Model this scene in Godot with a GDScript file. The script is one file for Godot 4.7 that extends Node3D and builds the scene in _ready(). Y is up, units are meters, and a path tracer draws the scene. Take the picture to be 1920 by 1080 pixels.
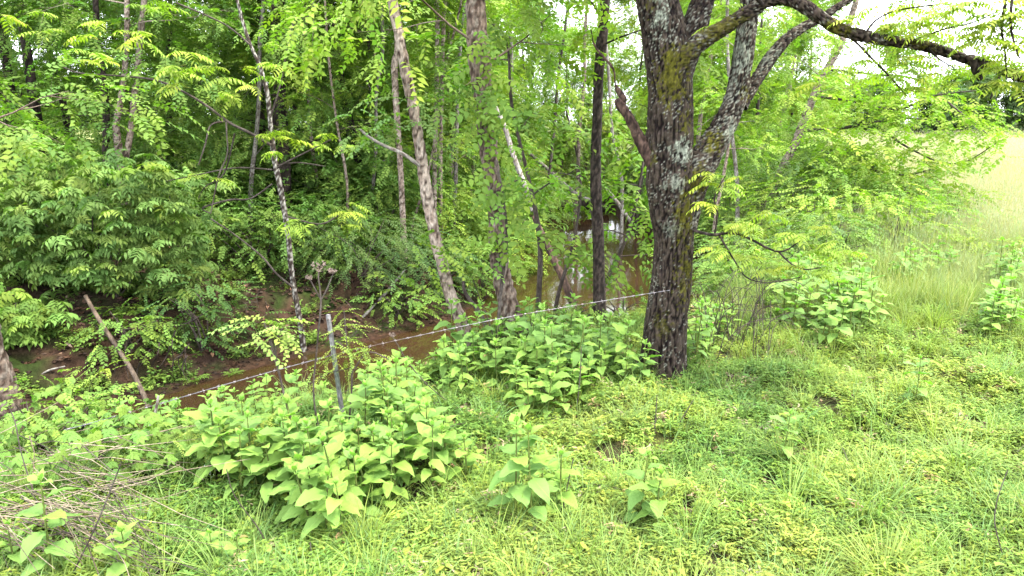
extends Node3D
# A wooded creek bank seen from a few metres up: lichen-covered tree, muddy creek, barbed wire, broad-leaved herbs and a pale meadow.

const EYE := 2.5                     # height of the camera over the near bank
const FOCAL := 1280.0                # focal length in pixels of a 1920 x 1080 frame
const TILT := 13.8                   # degrees the camera looks down
const WATER := -1.3

var rng := RandomNumberGenerator.new()
var n1 := FastNoiseLite.new()        # smooth, unit scale
var n2 := FastNoiseLite.new()        # fine
var used := {}
var M := {}
var S := {}                          # leaf spray meshes by kind
var near_line := PackedVector2Array()   # (x, forward distance) of the waterlines
var far_line := PackedVector2Array()
var water_poly := PackedVector2Array()

# ---------------------------------------------------------------- mesh building
class MB:
	var v := PackedVector3Array()
	var c := PackedColorArray()
	var uv := PackedVector2Array()
	var idx := PackedInt32Array()
	func vert(p: Vector3, col: Color) -> int:
		v.append(p); c.append(col); uv.append(Vector2(p.x, p.y))
		return v.size() - 1
	func tri(a: int, b: int, d: int) -> void:
		idx.append(a); idx.append(b); idx.append(d)
	func quad(a: int, b: int, d: int, e: int) -> void:
		tri(a, b, d); tri(a, d, e)
	func mesh() -> ArrayMesh:
		var n := PackedVector3Array(); n.resize(v.size())
		for k in range(0, idx.size(), 3):
			var a := idx[k]; var b := idx[k + 1]; var d := idx[k + 2]
			var f := (v[d] - v[a]).cross(v[b] - v[a])
			n[a] += f; n[b] += f; n[d] += f
		for k in n.size():
			n[k] = n[k].normalized() if n[k].length_squared() > 1e-20 else Vector3.UP
		var arr := []; arr.resize(Mesh.ARRAY_MAX)
		arr[Mesh.ARRAY_VERTEX] = v; arr[Mesh.ARRAY_NORMAL] = n; arr[Mesh.ARRAY_COLOR] = c; arr[Mesh.ARRAY_TEX_UV] = uv; arr[Mesh.ARRAY_INDEX] = idx
		var m := ArrayMesh.new()
		if idx.size() >= 3:
			m.add_surface_from_arrays(Mesh.PRIMITIVE_TRIANGLES, arr)
		return m

func rf(a: float, b: float) -> float: return rng.randf_range(a, b)
func rv() -> Vector3: return Vector3(rf(-1, 1), rf(-1, 1), rf(-1, 1))
func mixc(a: Color, b: Color, t: float) -> Color: return a.lerp(b, clampf(t, 0, 1))
func sm(a: float, b: float, x: float) -> float: return smoothstep(a, b, x)

# ---------------------------------------------------------------- things, parts, labels
func numbered(called: String) -> String:
	var k: int = used.get(called, 0)
	used[called] = k + 1
	return called if k == 0 else "%s_%03d" % [called, k]
func tag(o: Node, label: String, category: String, group := "", kind := "") -> void:
	if label: o.set_meta("label", label)
	if category: o.set_meta("category", category)
	if group: o.set_meta("group", group)
	if kind: o.set_meta("kind", kind)
func thing(called: String, label: String, category: String, at: Vector3, group := "") -> Node3D:
	var o := Node3D.new(); o.name = numbered(called); add_child(o); o.position = at
	tag(o, label, category, group)
	return o
func part(called: String, m: Mesh, mat: Material, parent: Node, kind := "") -> MeshInstance3D:
	var o := MeshInstance3D.new(); o.name = called if parent != self else numbered(called); o.mesh = m; o.material_override = mat
	parent.add_child(o, true)
	if kind: o.set_meta("kind", kind)
	return o
func many(called: String, m: Mesh, mat: Material, xf: Array, cols: Array, parent: Node, kind := "stuff") -> MultiMeshInstance3D:
	if xf.is_empty(): return null
	var mm := MultiMesh.new(); mm.transform_format = MultiMesh.TRANSFORM_3D; mm.use_colors = true; mm.mesh = m; mm.instance_count = xf.size()
	for k in xf.size():
		mm.set_instance_transform(k, xf[k])
		mm.set_instance_color(k, cols[k])
	var o := MultiMeshInstance3D.new(); o.name = called if parent != self else numbered(called); o.multimesh = mm; o.material_override = mat
	parent.add_child(o, true)
	o.set_meta("kind", kind)
	return o
func spread(called: String, kinds: Array, mat: Material, xf: Array, cols: Array, parent: Node) -> void:
	# deals copies out among a few mesh variants
	var nk := kinds.size()
	for k in nk:
		var a := []; var b := []
		for i in range(k, xf.size(), nk):
			a.append(xf[i]); b.append(cols[i])
		many(called, kinds[k], mat, a, b, parent)
func copy_of(o: Node3D, called: String, label: String, group: String) -> Node3D:
	var c: Node3D = o.duplicate(); c.name = numbered(called); add_child(c)
	c.set_meta("label", label); c.set_meta("group", group)
	return c

# ---------------------------------------------------------------- where things stand
func at(x: float, y: float, d: float) -> Vector3:
	# the place at forward distance d that the photograph shows at column x, row y
	var p := deg_to_rad(TILT)
	var ray := Vector3(0, -sin(p), -cos(p)) + Vector3(0, cos(p), -sin(p)) * ((540.0 - y) / FOCAL) + Vector3((x - 960.0) / FOCAL, 0, 0)
	return Vector3(0, EYE, 0) + ray * (d / -ray.z)
func on_ground(x: float, y: float) -> Vector3:
	var d := 2.0
	var p := at(x, y, d)
	while d < 90.0:
		p = at(x, y, d)
		if p.y <= gh(p.x, -p.z): break
		d += 0.04 + d * 0.004
	p.y = gh(p.x, -p.z)
	return p
func metres(w: float, d: float) -> float: return w * d / FOCAL
func seg_dist(line: PackedVector2Array, q: Vector2) -> float:
	var best := 1e9
	for k in line.size() - 1:
		var a := line[k]; var ab := line[k + 1] - a
		var t := clampf((q - a).dot(ab) / ab.length_squared(), 0.0, 1.0)
		best = minf(best, q.distance_squared_to(a + ab * t))
	return sqrt(best)
func side(x: float, d: float) -> Vector2:
	# x: distance from the water (negative in it); y: 0 near bank, 1 far bank
	var q := Vector2(x, d)
	var a := seg_dist(near_line, q); var b := seg_dist(far_line, q)
	var inside := Geometry2D.is_point_in_polygon(q, water_poly)
	return Vector2(-minf(a, b) if inside else minf(a, b), 1.0 if b < a else 0.0)
func gh(x: float, d: float) -> float:
	var s := side(x, d)
	var bump := n1.get_noise_2d(x * 0.55, d * 0.55) * 0.16 + n2.get_noise_2d(x * 1.6, d * 1.6) * 0.05
	if s.x < 0.0:
		return WATER - minf(0.5, -s.x * 0.5) - 0.02
	if s.y < 0.5:
		var t := clampf(s.x / lerpf(3.0, 1.7, sm(-1.8, 0.2, x)), 0, 1)
		return lerpf(WATER, 0.0, t * (1.35 - 0.35 * t)) + bump * (0.5 + 0.35 * t) * sm(0.0, 0.6, s.x)
	var w := s.x + n1.get_noise_2d(x * 1.3 + 40.0, d * 1.3) * 0.5 * sm(0.1, 0.8, s.x)
	var h := WATER + 0.10 * sm(0.0, 0.5, w) + 0.72 * sm(0.35, 1.7, w) + 0.5 * sm(1.7, 4.6, w)
	return h + bump * sm(0.2, 1.5, s.x) * 1.2

# ---------------------------------------------------------------- bark: colour and relief of a stem's surface
func bark(style: String, p: Vector3, seed_: float) -> Array:
	# returns [linear colour, outward relief in metres]
	var q := p + Vector3(seed_ * 3.7, seed_, seed_ * 1.3)
	var a := n1.get_noise_3d(q.x * 6.0, q.y * 2.2, q.z * 6.0)
	var b := n2.get_noise_3d(q.x * 30.0, q.y * 9.0, q.z * 30.0)
	match style:
		"lichen":
			var streak := n2.get_noise_3d(q.x * 18.0, q.y * 2.8, q.z * 18.0)
			var ridge := 1.0 - absf(streak) * 2.6
			var col := mixc(Color(0.050, 0.036, 0.027), Color(0.005, 0.0038, 0.003), sm(0.15, 0.85, ridge))
			col = mixc(col, Color(0.090, 0.071, 0.058), sm(0.1, 0.6, b) * 0.5 * (1.0 - sm(0.2, 0.6, ridge)))
			return [col, -0.021 * sm(0.2, 0.9, ridge) + 0.006 * a]
		"birch":
			var col := mixc(Color(0.25, 0.185, 0.145), Color(0.37, 0.30, 0.24), sm(-0.3, 0.5, a))
			var fl := n2.get_noise_3d(q.x * 13.0, q.y * 11.0, q.z * 13.0)
			col = mixc(col, Color(0.06, 0.04, 0.03), sm(0.12, 0.3, fl))
			col = mixc(col, Color(0.40, 0.34, 0.28), sm(0.22, 0.45, b) * 0.7)
			return [col, 0.006 * b + 0.012 * fl]
		"flaky":
			var fl := n2.get_noise_3d(q.x * 15.0, q.y * 8.0, q.z * 15.0)
			var col := mixc(Color(0.065, 0.043, 0.031), Color(0.21, 0.155, 0.118), sm(-0.12, 0.2, fl))
			col = mixc(col, Color(0.26, 0.22, 0.18), sm(0.2, 0.42, b) * 0.8)
			return [col, 0.018 * fl + 0.004 * b]
		"dark":
			var col := mixc(Color(0.017, 0.013, 0.011), Color(0.075, 0.058, 0.047), sm(-0.25, 0.35, b))
			return [col, 0.006 * b]
		"spotted":
			var col := mixc(Color(0.035, 0.025, 0.02), Color(0.07, 0.052, 0.04), sm(-0.2, 0.3, b))
			col = mixc(col, Color(0.42, 0.40, 0.35), sm(0.16, 0.3, n2.get_noise_3d(q.x * 24.0, q.y * 18.0, q.z * 24.0)))
			return [col, 0.002 * b]
		"pale":
			var col := mixc(Color(0.22, 0.20, 0.175), Color(0.36, 0.33, 0.29), sm(-0.3, 0.3, a))
			return [mixc(col, Color(0.12, 0.09, 0.07), sm(0.18, 0.34, b)), 0.003 * b]
		"red":
			return [mixc(Color(0.028, 0.017, 0.012), Color(0.105, 0.066, 0.048), sm(-0.3, 0.35, b)), 0.007 * b + 0.004 * a]
		"straw":
			return [mixc(Color(0.22, 0.175, 0.12), Color(0.36, 0.30, 0.22), 0.5 + a), 0.0]
		"tan":
			return [mixc(Color(0.085, 0.062, 0.045), Color(0.165, 0.125, 0.092), 0.5 + a + 0.5 * b), 0.002 * b]
		"green":
			return [mixc(Color(0.09, 0.13, 0.03), Color(0.15, 0.19, 0.04), 0.5 + a), 0.0]
	return [mixc(Color(0.05, 0.039, 0.031), Color(0.115, 0.095, 0.08), 0.5 + a + b * 0.4), 0.002 * b]

func catmull(pts: Array, rad: Array, step: float) -> Array:
	var op := []; var orr := []
	for k in pts.size() - 1:
		var p0: Vector3 = pts[maxi(k - 1, 0)]; var p1: Vector3 = pts[k]; var p2: Vector3 = pts[k + 1]; var p3: Vector3 = pts[mini(k + 2, pts.size() - 1)]
		var n := maxi(1, int(ceil(p1.distance_to(p2) / step)))
		for i in n:
			var t := float(i) / n
			op.append(p1.cubic_interpolate(p2, p0, p3, t)); orr.append(lerpf(rad[k], rad[k + 1], t))
	op.append(pts[-1]); orr.append(rad[-1])
	return [op, orr]

func tube(mb: MB, pts: Array, rad: Array, sides: int, style: String, seed_ := 0.0, step := 0.0, flare := 0.0, cap := true) -> void:
	if step > 0.0:
		var r: Array = catmull(pts, rad, step)
		pts = r[0]; rad = r[1]
	var up := Vector3(0.31, 0.2, 0.93)
	var ring0 := -1
	var fine := sides >= 9
	for k in pts.size():
		var p: Vector3 = pts[k]
		var dir: Vector3 = (pts[mini(k + 1, pts.size() - 1)] - pts[maxi(k - 1, 0)]).normalized()
		var u := (up - dir * up.dot(dir)).normalized(); up = u
		var w := dir.cross(u)
		var r: float = rad[k]
		var first := mb.v.size()
		var cc: Color = Color.WHITE
		if not fine: cc = bark(style, p, seed_)[0]
		for s in sides:
			var ang := TAU * s / sides
			var o := u * cos(ang) + w * sin(ang)
			if fine:
				var rr := r
				if flare > 0.0:
					rr *= 1.0 + flare * exp(-(p - pts[0]).length() / 0.22) * (1.0 + 0.45 * sin(ang * 5.0 + seed_))
				var q := p + o * rr
				var bc := bark(style, q, seed_)
				mb.vert(p + o * (rr + bc[1]), bc[0])
			else:
				mb.vert(p + o * r, cc)
		if ring0 >= 0:
			for s in sides:
				var s2 := (s + 1) % sides
				mb.quad(ring0 + s, first + s, first + s2, ring0 + s2)
		ring0 = first
	if cap and sides > 3:
		var e := mb.vert(pts[-1], mb.c[ring0])
		for s in sides:
			mb.tri(ring0 + s, e, ring0 + (s + 1) % sides)

# ---------------------------------------------------------------- leaves
func leaf(mb: MB, base: Vector3, dir: Vector3, up: Vector3, L: float, W: float, col: Color, rows := 1, fold := 0.25, curl := 0.2, wide := 0.4) -> void:
	# a blade folded on its midrib: rows = 1 is four vertices, more rows curve it
	dir = dir.normalized()
	var sd := dir.cross(up).normalized()
	var nm := sd.cross(dir).normalized()
	if rows <= 1:
		var mid := base + dir * L * wide - nm * fold * W * 0.5
		var a := mb.vert(base, col)
		var l := mb.vert(mid + sd * W * 0.5 + nm * fold * W, col)
		var t := mb.vert(base + dir * L - nm * curl * L * 0.5, col)
		var r := mb.vert(mid - sd * W * 0.5 + nm * fold * W, col)
		mb.tri(a, l, t); mb.tri(a, t, r)
		return
	var prev := -1
	for k in rows + 1:
		var t := float(k) / rows
		var wd := W * 0.5 * pow(sin(PI * pow(clampf(t * 0.985 + 0.015, 0, 1), 0.62)), 0.85)
		var c0 := base + dir * L * (t - curl * 0.25 * t * t) - nm * curl * L * t * t
		var rip := 0.06 * W * sin(t * 17.0)
		if rows >= 6: col *= 1.09 if k % 2 == 0 else 1.0 / 1.09
		var i := mb.vert(c0 + sd * wd + nm * (fold * wd + rip), col)
		mb.vert(c0 + sd * wd * 0.5 + nm * (fold * wd * 0.62 + 0.035 * W), col)
		mb.vert(c0, col * 1.2)
		mb.vert(c0 - sd * wd * 0.5 + nm * (fold * wd * 0.62 + 0.035 * W), col)
		mb.vert(c0 - sd * wd + nm * (fold * wd - rip), col)
		if prev >= 0:
			for s in 4:
				mb.quad(prev + s, i + s, i + s + 1, prev + s + 1)
		prev = i

func stalk(mb: MB, a: Vector3, b: Vector3, r: float, col: Color) -> void:
	var d := (b - a).normalized()
	var u := d.cross(Vector3(0.3, 0.9, 0.2)).normalized() * r
	var w := d.cross(u)
	var i := mb.vert(a + u, col); mb.vert(a - u * 0.5 + w * 0.87, col); mb.vert(a - u * 0.5 - w * 0.87, col)
	var e := mb.vert(b, col)
	mb.tri(i, e, i + 1); mb.tri(i + 1, e, i + 2); mb.tri(i + 2, e, i)

func vary(c: Color, amt: float) -> Color:
	var k := 1.0 + rf(-amt, amt)
	return Color(c.r * k * (1.0 + rf(-amt, amt) * 0.4), c.g * k, c.b * k * (1.0 + rf(-amt, amt) * 0.5))

const GREY := Color(1, 1, 1)
var twig_tint := Color(1.1, 0.85, 1.3)

func spray_simple(n: int, L: float, ll: float, lw: float, rows := 1, droop := 0.25) -> ArrayMesh:
	# a twig along +x with alternate leaves, its upper side +y
	var mb := MB.new()
	var prev := Vector3.ZERO
	for k in n:
		var t := (k + 1.0) / n
		var p := Vector3(L * t, -droop * L * t * t, L * 0.06 * sin(t * 5.0 + n))
		if k % 2 == 0 or k == n - 1:
			stalk(mb, prev, p, 0.0022, twig_tint); prev = p
		var sgn := 1.0 if k % 2 == 0 else -1.0
		var dir := Vector3(rf(0.25, 0.7), rf(-0.45, 0.15), sgn * rf(0.6, 1.0)) if k < n - 1 else Vector3(1, -0.3, 0.1)
		var up := Vector3(rf(-0.35, 0.35), 1, rf(-0.35, 0.35) - sgn * 0.15)
		var s := rf(0.7, 1.12) * (0.75 + 0.5 * sin(PI * t))
		leaf(mb, p, dir, up, ll * s, lw * s, vary(GREY, 0.16), rows, rf(0.08, 0.3), rf(0.1, 0.35))
	return mb.mesh()
func compound(mb: MB, base: Vector3, dir: Vector3, up: Vector3, pairs: int, L: float, ll: float, lw: float, droop: float, rows := 1) -> void:
	# a pinnate leaf: leaflets in pairs along a drooping rachis
	dir = dir.normalized()
	var sd := dir.cross(up).normalized()
	var nm := sd.cross(dir).normalized()
	var prev := base
	for k in pairs + 1:
		var t := (k + 1.0) / (pairs + 1.0)
		var p := base + dir * L * t * (1.0 - droop * 0.3 * t) + Vector3.DOWN * droop * L * t * t
		var ax := (p - prev).normalized()
		stalk(mb, prev, p, 0.0024, Color(1.25, 1.15, 0.9))
		var s := (0.62 + 0.5 * sin(PI * (0.15 + 0.75 * t))) * rf(0.9, 1.1)
		if k == pairs:
			leaf(mb, p, ax, nm, ll * s, lw * s, vary(GREY, 0.1), rows, 0.15, 0.3)
		else:
			for g in [-1.0, 1.0]:
				leaf(mb, p, sd * g + ax * 0.42 + Vector3.DOWN * rf(0.05, 0.5), nm + ax * 0.1, ll * s, lw * s, vary(GREY, 0.12), rows, rf(0.05, 0.25), rf(0.15, 0.4))
		prev = p
func spray_pinnate(leaves: int, pairs: int, L: float, ll: float, lw: float, droop: float, rows := 1) -> ArrayMesh:
	# a shoot tip with several pinnate leaves spreading from it
	var mb := MB.new()
	stalk(mb, Vector3(-0.1, 0, 0), Vector3(0.06, 0.01, 0), 0.004, twig_tint)
	for k in leaves:
		var a := (k + rf(-0.25, 0.25)) * 2.4
		var dir := Vector3(0.55 + 0.5 * cos(a), rf(-0.1, 0.45), sin(a) * 0.95)
		compound(mb, Vector3(rf(-0.05, 0.06), 0, 0), dir, Vector3.UP, pairs, L * rf(0.75, 1.1), ll, lw, droop * rf(0.6, 1.3), rows)
	return mb.mesh()
func spray_frond(leaves: int, pairs: int, L: float, ll: float, lw: float) -> ArrayMesh:
	# a flat fan of a few long pinnate leaves, as on young shoots
	var mb := MB.new()
	stalk(mb, Vector3(-0.12, -0.01, 0), Vector3(0.02, 0, 0), 0.004, twig_tint)
	for k in leaves:
		var an := (k - (leaves - 1) * 0.5) * 1.05 + rf(-0.2, 0.2)
		compound(mb, Vector3.ZERO, Vector3(cos(an), rf(0.05, 0.4), sin(an)), Vector3.UP, pairs, L * rf(0.8, 1.1), ll, lw, rf(0.28, 0.5), 2)
	return mb.mesh()
func spray_whorl(n: int, ll: float, lw: float, rows: int) -> ArrayMesh:
	# creeper leaf of five leaflets
	var mb := MB.new()
	stalk(mb, Vector3(-0.07, -0.03, 0), Vector3.ZERO, 0.002, Color(1.4, 0.9, 0.8))
	for k in n:
		var a := deg_to_rad(-100.0 + 200.0 * k / (n - 1.0))
		leaf(mb, Vector3.ZERO, Vector3(cos(a), -0.2, sin(a)), Vector3.UP, ll * (1.0 - 0.3 * absf(a) / 1.8), lw * (1.0 - 0.25 * absf(a) / 1.8), vary(GREY, 0.08), rows, 0.2, 0.25)
	return mb.mesh()
func sprig(n: int, h: float, ll: float, lw: float, lean: float) -> ArrayMesh:
	# low creeping plant: a few short stems with small leaves all round
	var mb := MB.new()
	for s in 3:
		var a0 := rf(0, TAU)
		var tip := Vector3(cos(a0) * lean, h * rf(0.7, 1.15), sin(a0) * lean)
		stalk(mb, Vector3.ZERO, tip, 0.0016, Color(1.0, 0.9, 0.7))
		for k in n:
			var t := 0.25 + 0.75 * (k + 1.0) / n
			var a := a0 + k * 2.4 + rf(-0.4, 0.4)
			var sc := rf(0.75, 1.15)
			leaf(mb, tip * t, Vector3(cos(a), rf(-0.15, 0.5), sin(a)), Vector3(rf(-0.2, 0.2), 1, rf(-0.2, 0.2)), ll * sc, lw * sc, vary(GREY, 0.2), 1, rf(0.05, 0.25), rf(0.1, 0.4))
	return mb.mesh()
func blades(n: int, h: float, w: float, lean: float, base_r: float, heads := 0, rows := 3) -> ArrayMesh:
	# a tuft of grass; heads of it carry a seed head
	var mb := MB.new()
	for k in n:
		var a := rf(0, TAU); var o := Vector3(cos(a), 0, sin(a))
		var b := o * base_r * sqrt(rng.randf())
		var bend := lean * rf(0.35, 1.25); var hh := h * rf(0.55, 1.1)
		var sd := Vector3(-o.z, 0, o.x).rotated(Vector3.UP, rf(-0.9, 0.9)) * w * 0.5 * rf(0.7, 1.2)
		var col := vary(GREY, 0.2); var prev := -1
		if k < heads: bend *= 0.5; hh *= 1.25
		for r in rows + 1:
			var t := float(r) / rows
			var p := b + Vector3.UP * hh * (t - 0.42 * bend * t * t) + o * hh * bend * t * t
			var ww := (1.0 - t * t * 0.96) * (0.35 if k < heads else 1.0)
			var i := mb.vert(p + sd * ww, col); mb.vert(p - sd * ww, col)
			if prev >= 0: mb.quad(prev, i, i + 1, prev + 1)
			prev = i
		if k < heads:
			var top := mb.v[mb.v.size() - 1]
			for s in 5:
				leaf(mb, top - Vector3(0, 0.012 * s, 0), Vector3(rf(-0.5, 0.5), 1, rf(-0.5, 0.5)), o, 0.03, 0.006, Color(1.5, 1.05, 1.6), 1, 0.1, 0.0)
	return mb.mesh()

func frame(p: Vector3, dir: Vector3, up: Vector3, s: float) -> Transform3D:
	var x := dir.normalized()
	var z := x.cross(up)
	z = z.normalized() if z.length_squared() > 1e-6 else Vector3.FORWARD
	return Transform3D(Basis(x, z.cross(x), z).scaled(Vector3.ONE * s), p)
func spun(p: Vector3, s: float, tilt := 0.15) -> Transform3D:
	return Transform3D(Basis.from_euler(Vector3(rf(-tilt, tilt), rf(0, TAU), rf(-tilt, tilt))).scaled(Vector3.ONE * s), p)
func tone(c: Color, amt := 0.25) -> Color:
	var k := 1.0 + rf(-amt, amt); var h := rf(-0.12, 0.16)
	return Color(c.r * k * (1.0 + h), c.g * k, c.b * k * (1.0 - h), 1)

# ---------------------------------------------------------------- woody growth
func limb(mb: MB, tips: Array, p: Vector3, dir: Vector3, len_: float, r: float, level: int, style: String, droop: float, sd: float, kids := 4) -> void:
	# a branch with side branches; tips collects [place, direction] where leaves grow
	var pts := [p]; var rad := [r]
	var n := 4 if level > 0 else 3
	var d := dir.normalized(); var q := p
	for k in n:
		d = (d + rv() * 0.24 + Vector3.DOWN * droop * (0.3 + float(k) / n) * 0.5).normalized()
		q += d * len_ / n
		pts.append(q); rad.append(maxf(r * (1.0 - 0.8 * (k + 1.0) / n), 0.002))
		if level == 0 or k == n - 1:
			tips.append([q, d])
		if level == 0:
			tips.append([q - d * len_ / n * 0.5, (d + rv() * 0.8).normalized()])
	tube(mb, pts, rad, 6 if level >= 2 else (4 if level == 1 else 3), style, sd, 0.0, 0.0, false)
	if level > 0:
		for c in kids:
			var t := 0.25 + 0.75 * (c + rf(0.0, 0.8)) / kids
			var f := t * n; var i := mini(int(f), n - 1)
			var bp: Vector3 = pts[i].lerp(pts[i + 1], f - i)
			var ax: Vector3 = (pts[i + 1] - pts[i]).normalized()
			var sdv := ax.cross(rv()).normalized()
			sdv.y *= 0.55
			limb(mb, tips, bp, (ax * 0.75 + sdv * 0.9).normalized(), len_ * rf(0.4, 0.62), maxf(r * 0.45, 0.003), level - 1, style, droop, sd, kids)

func leafy(tips: Array, per: int, size: float, col: Color, flat := 0.6, jitter := 0.12) -> Array:
	# sprays on twig tips: [transforms, colours]
	var xf := []; var cols := []
	for t in tips:
		for k in per:
			var d: Vector3 = (t[1] + rv() * 0.75).normalized()
			d.y = d.y * (1.0 - flat * 0.7) - 0.1
			var up := Vector3(rf(-0.4, 0.4), 1, rf(-0.4, 0.4))
			xf.append(frame(t[0] + rv() * jitter, d, up, size * rf(0.7, 1.25)))
			cols.append(tone(col))
	return [xf, cols]

func px_stem(list: Array, d0: float, base: Vector3, d1 := -1.0) -> Array:
	# list of [column, row, width in pixels] at distance d0 (to d1 at the end) -> [points relative to base, radii]
	var pts := []; var rad := []
	for k in list.size():
		var d := d0 if d1 < 0.0 else lerpf(d0, d1, float(k) / (list.size() - 1))
		pts.append(at(list[k][0], list[k][1], d) - base)
		rad.append(maxf(metres(list[k][2], d * 0.985) * 0.5, 0.003))
	return [pts, rad]
func rooted(list: Array, d: float) -> Vector3:
	# ground below the first point of a stem
	var p := at(list[0][0], list[0][1], d)
	return Vector3(p.x, gh(p.x, -p.z), p.z)

func nth(k: int) -> String:
	var u := (k + 1) % 10; var teen := (k + 1) % 100 / 10 == 1
	return str(k + 1) + ("th" if teen or u > 3 or u == 0 else ["st", "nd", "rd"][u - 1])
func order_labels(list: Array, what: String, depth_words: Array) -> void:
	# tells alike things of a group apart: row by distance, then place from the left
	var by_depth := list.duplicate(); by_depth.sort_custom(func(p, q): return -p.position.z < -q.position.z)
	var rows := depth_words.size()
	for r in rows:
		var row := by_depth.slice(r * list.size() / rows, (r + 1) * list.size() / rows)
		row.sort_custom(func(p, q): return p.position.x / -p.position.z < q.position.x / -q.position.z)
		for k in row.size():
			row[k].set_meta("label", "%s, %s, %s from the left" % [what, depth_words[r], nth(k)])

# ---------------------------------------------------------------- the scene
func _ready() -> void:
	rng.seed = 20240517
	n1.seed = 3; n1.frequency = 1.0; n1.noise_type = FastNoiseLite.TYPE_SIMPLEX_SMOOTH; n1.fractal_octaves = 2
	n2.seed = 11; n2.frequency = 1.0; n2.noise_type = FastNoiseLite.TYPE_SIMPLEX; n2.fractal_octaves = 2
	light_and_camera()
	waterlines()
	materials()
	sprays()
	setting()
	main_tree()
	creek_trees()
	woodland()
	shrubs()
	bank_objects()
	fence()
	herbs()
	weeds()
	ground_plants()

func light_and_camera() -> void:
	var cam := Camera3D.new(); cam.name = "camera"; add_child(cam)
	cam.position = Vector3(0, EYE, 0); cam.rotation_degrees = Vector3(-TILT, 0, 0)
	cam.fov = rad_to_deg(2.0 * atan(540.0 / FOCAL)); cam.near = 0.05; cam.far = 2000.0; cam.current = true
	var env := Environment.new()
	env.background_mode = Environment.BG_SKY
	var sm_ := ProceduralSkyMaterial.new()
	sm_.sky_top_color = Color(0.93, 0.955, 1.0); sm_.sky_horizon_color = Color(0.96, 0.97, 1.0); sm_.sky_curve = 0.2
	sm_.ground_bottom_color = Color(0.30, 0.33, 0.22); sm_.ground_horizon_color = Color(0.75, 0.78, 0.75)
	sm_.sky_energy_multiplier = 1.0; sm_.sun_angle_max = 0.0
	env.sky = Sky.new(); env.sky.sky_material = sm_
	env.tonemap_mode = Environment.TONE_MAPPER_LINEAR
	env.tonemap_exposure = 9.5
	env.fog_enabled = false
	env.sdfgi_enabled = true; env.ssao_enabled = true; env.ssil_enabled = true
	var we := WorldEnvironment.new(); we.name = "world_environment"; we.environment = env; add_child(we)
	var sun := DirectionalLight3D.new(); sun.name = "sun"; add_child(sun)
	sun.light_energy = 0.5; sun.light_color = Color(1.0, 0.965, 0.9); sun.light_angular_distance = 14.0; sun.shadow_enabled = true
	sun.look_at_from_position(Vector3(14, 30, -4), Vector3(0, 0, -8))

func waterlines() -> void:
	for p in [[-40, -3], [-14, 2.6], [-8, 5.5], [-6, 6.7], [-3, 8.0], [-1, 9.3], [0, 10.0], [1.2, 10.3], [2.6, 10.9], [4.2, 12.6], [5.4, 15.0], [5.7, 18.0], [5.0, 22], [4.2, 26], [4.4, 31], [3, 40], [0, 60], [-10, 90]]:
		near_line.append(Vector2(p[0], p[1]))
	for p in [[-40, 0], [-14, 4.6], [-8, 6.9], [-5.5, 8.3], [-4, 10.2], [-2.6, 11.4], [-1.15, 12.8], [-0.47, 14.5], [0.2, 18], [0.7, 22], [1.2, 25], [1.8, 30], [0.5, 40], [-3, 60], [-14, 90]]:
		far_line.append(Vector2(p[0], p[1]))
	water_poly = near_line.duplicate()
	for k in range(far_line.size() - 1, -1, -1): water_poly.append(far_line[k])

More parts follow.
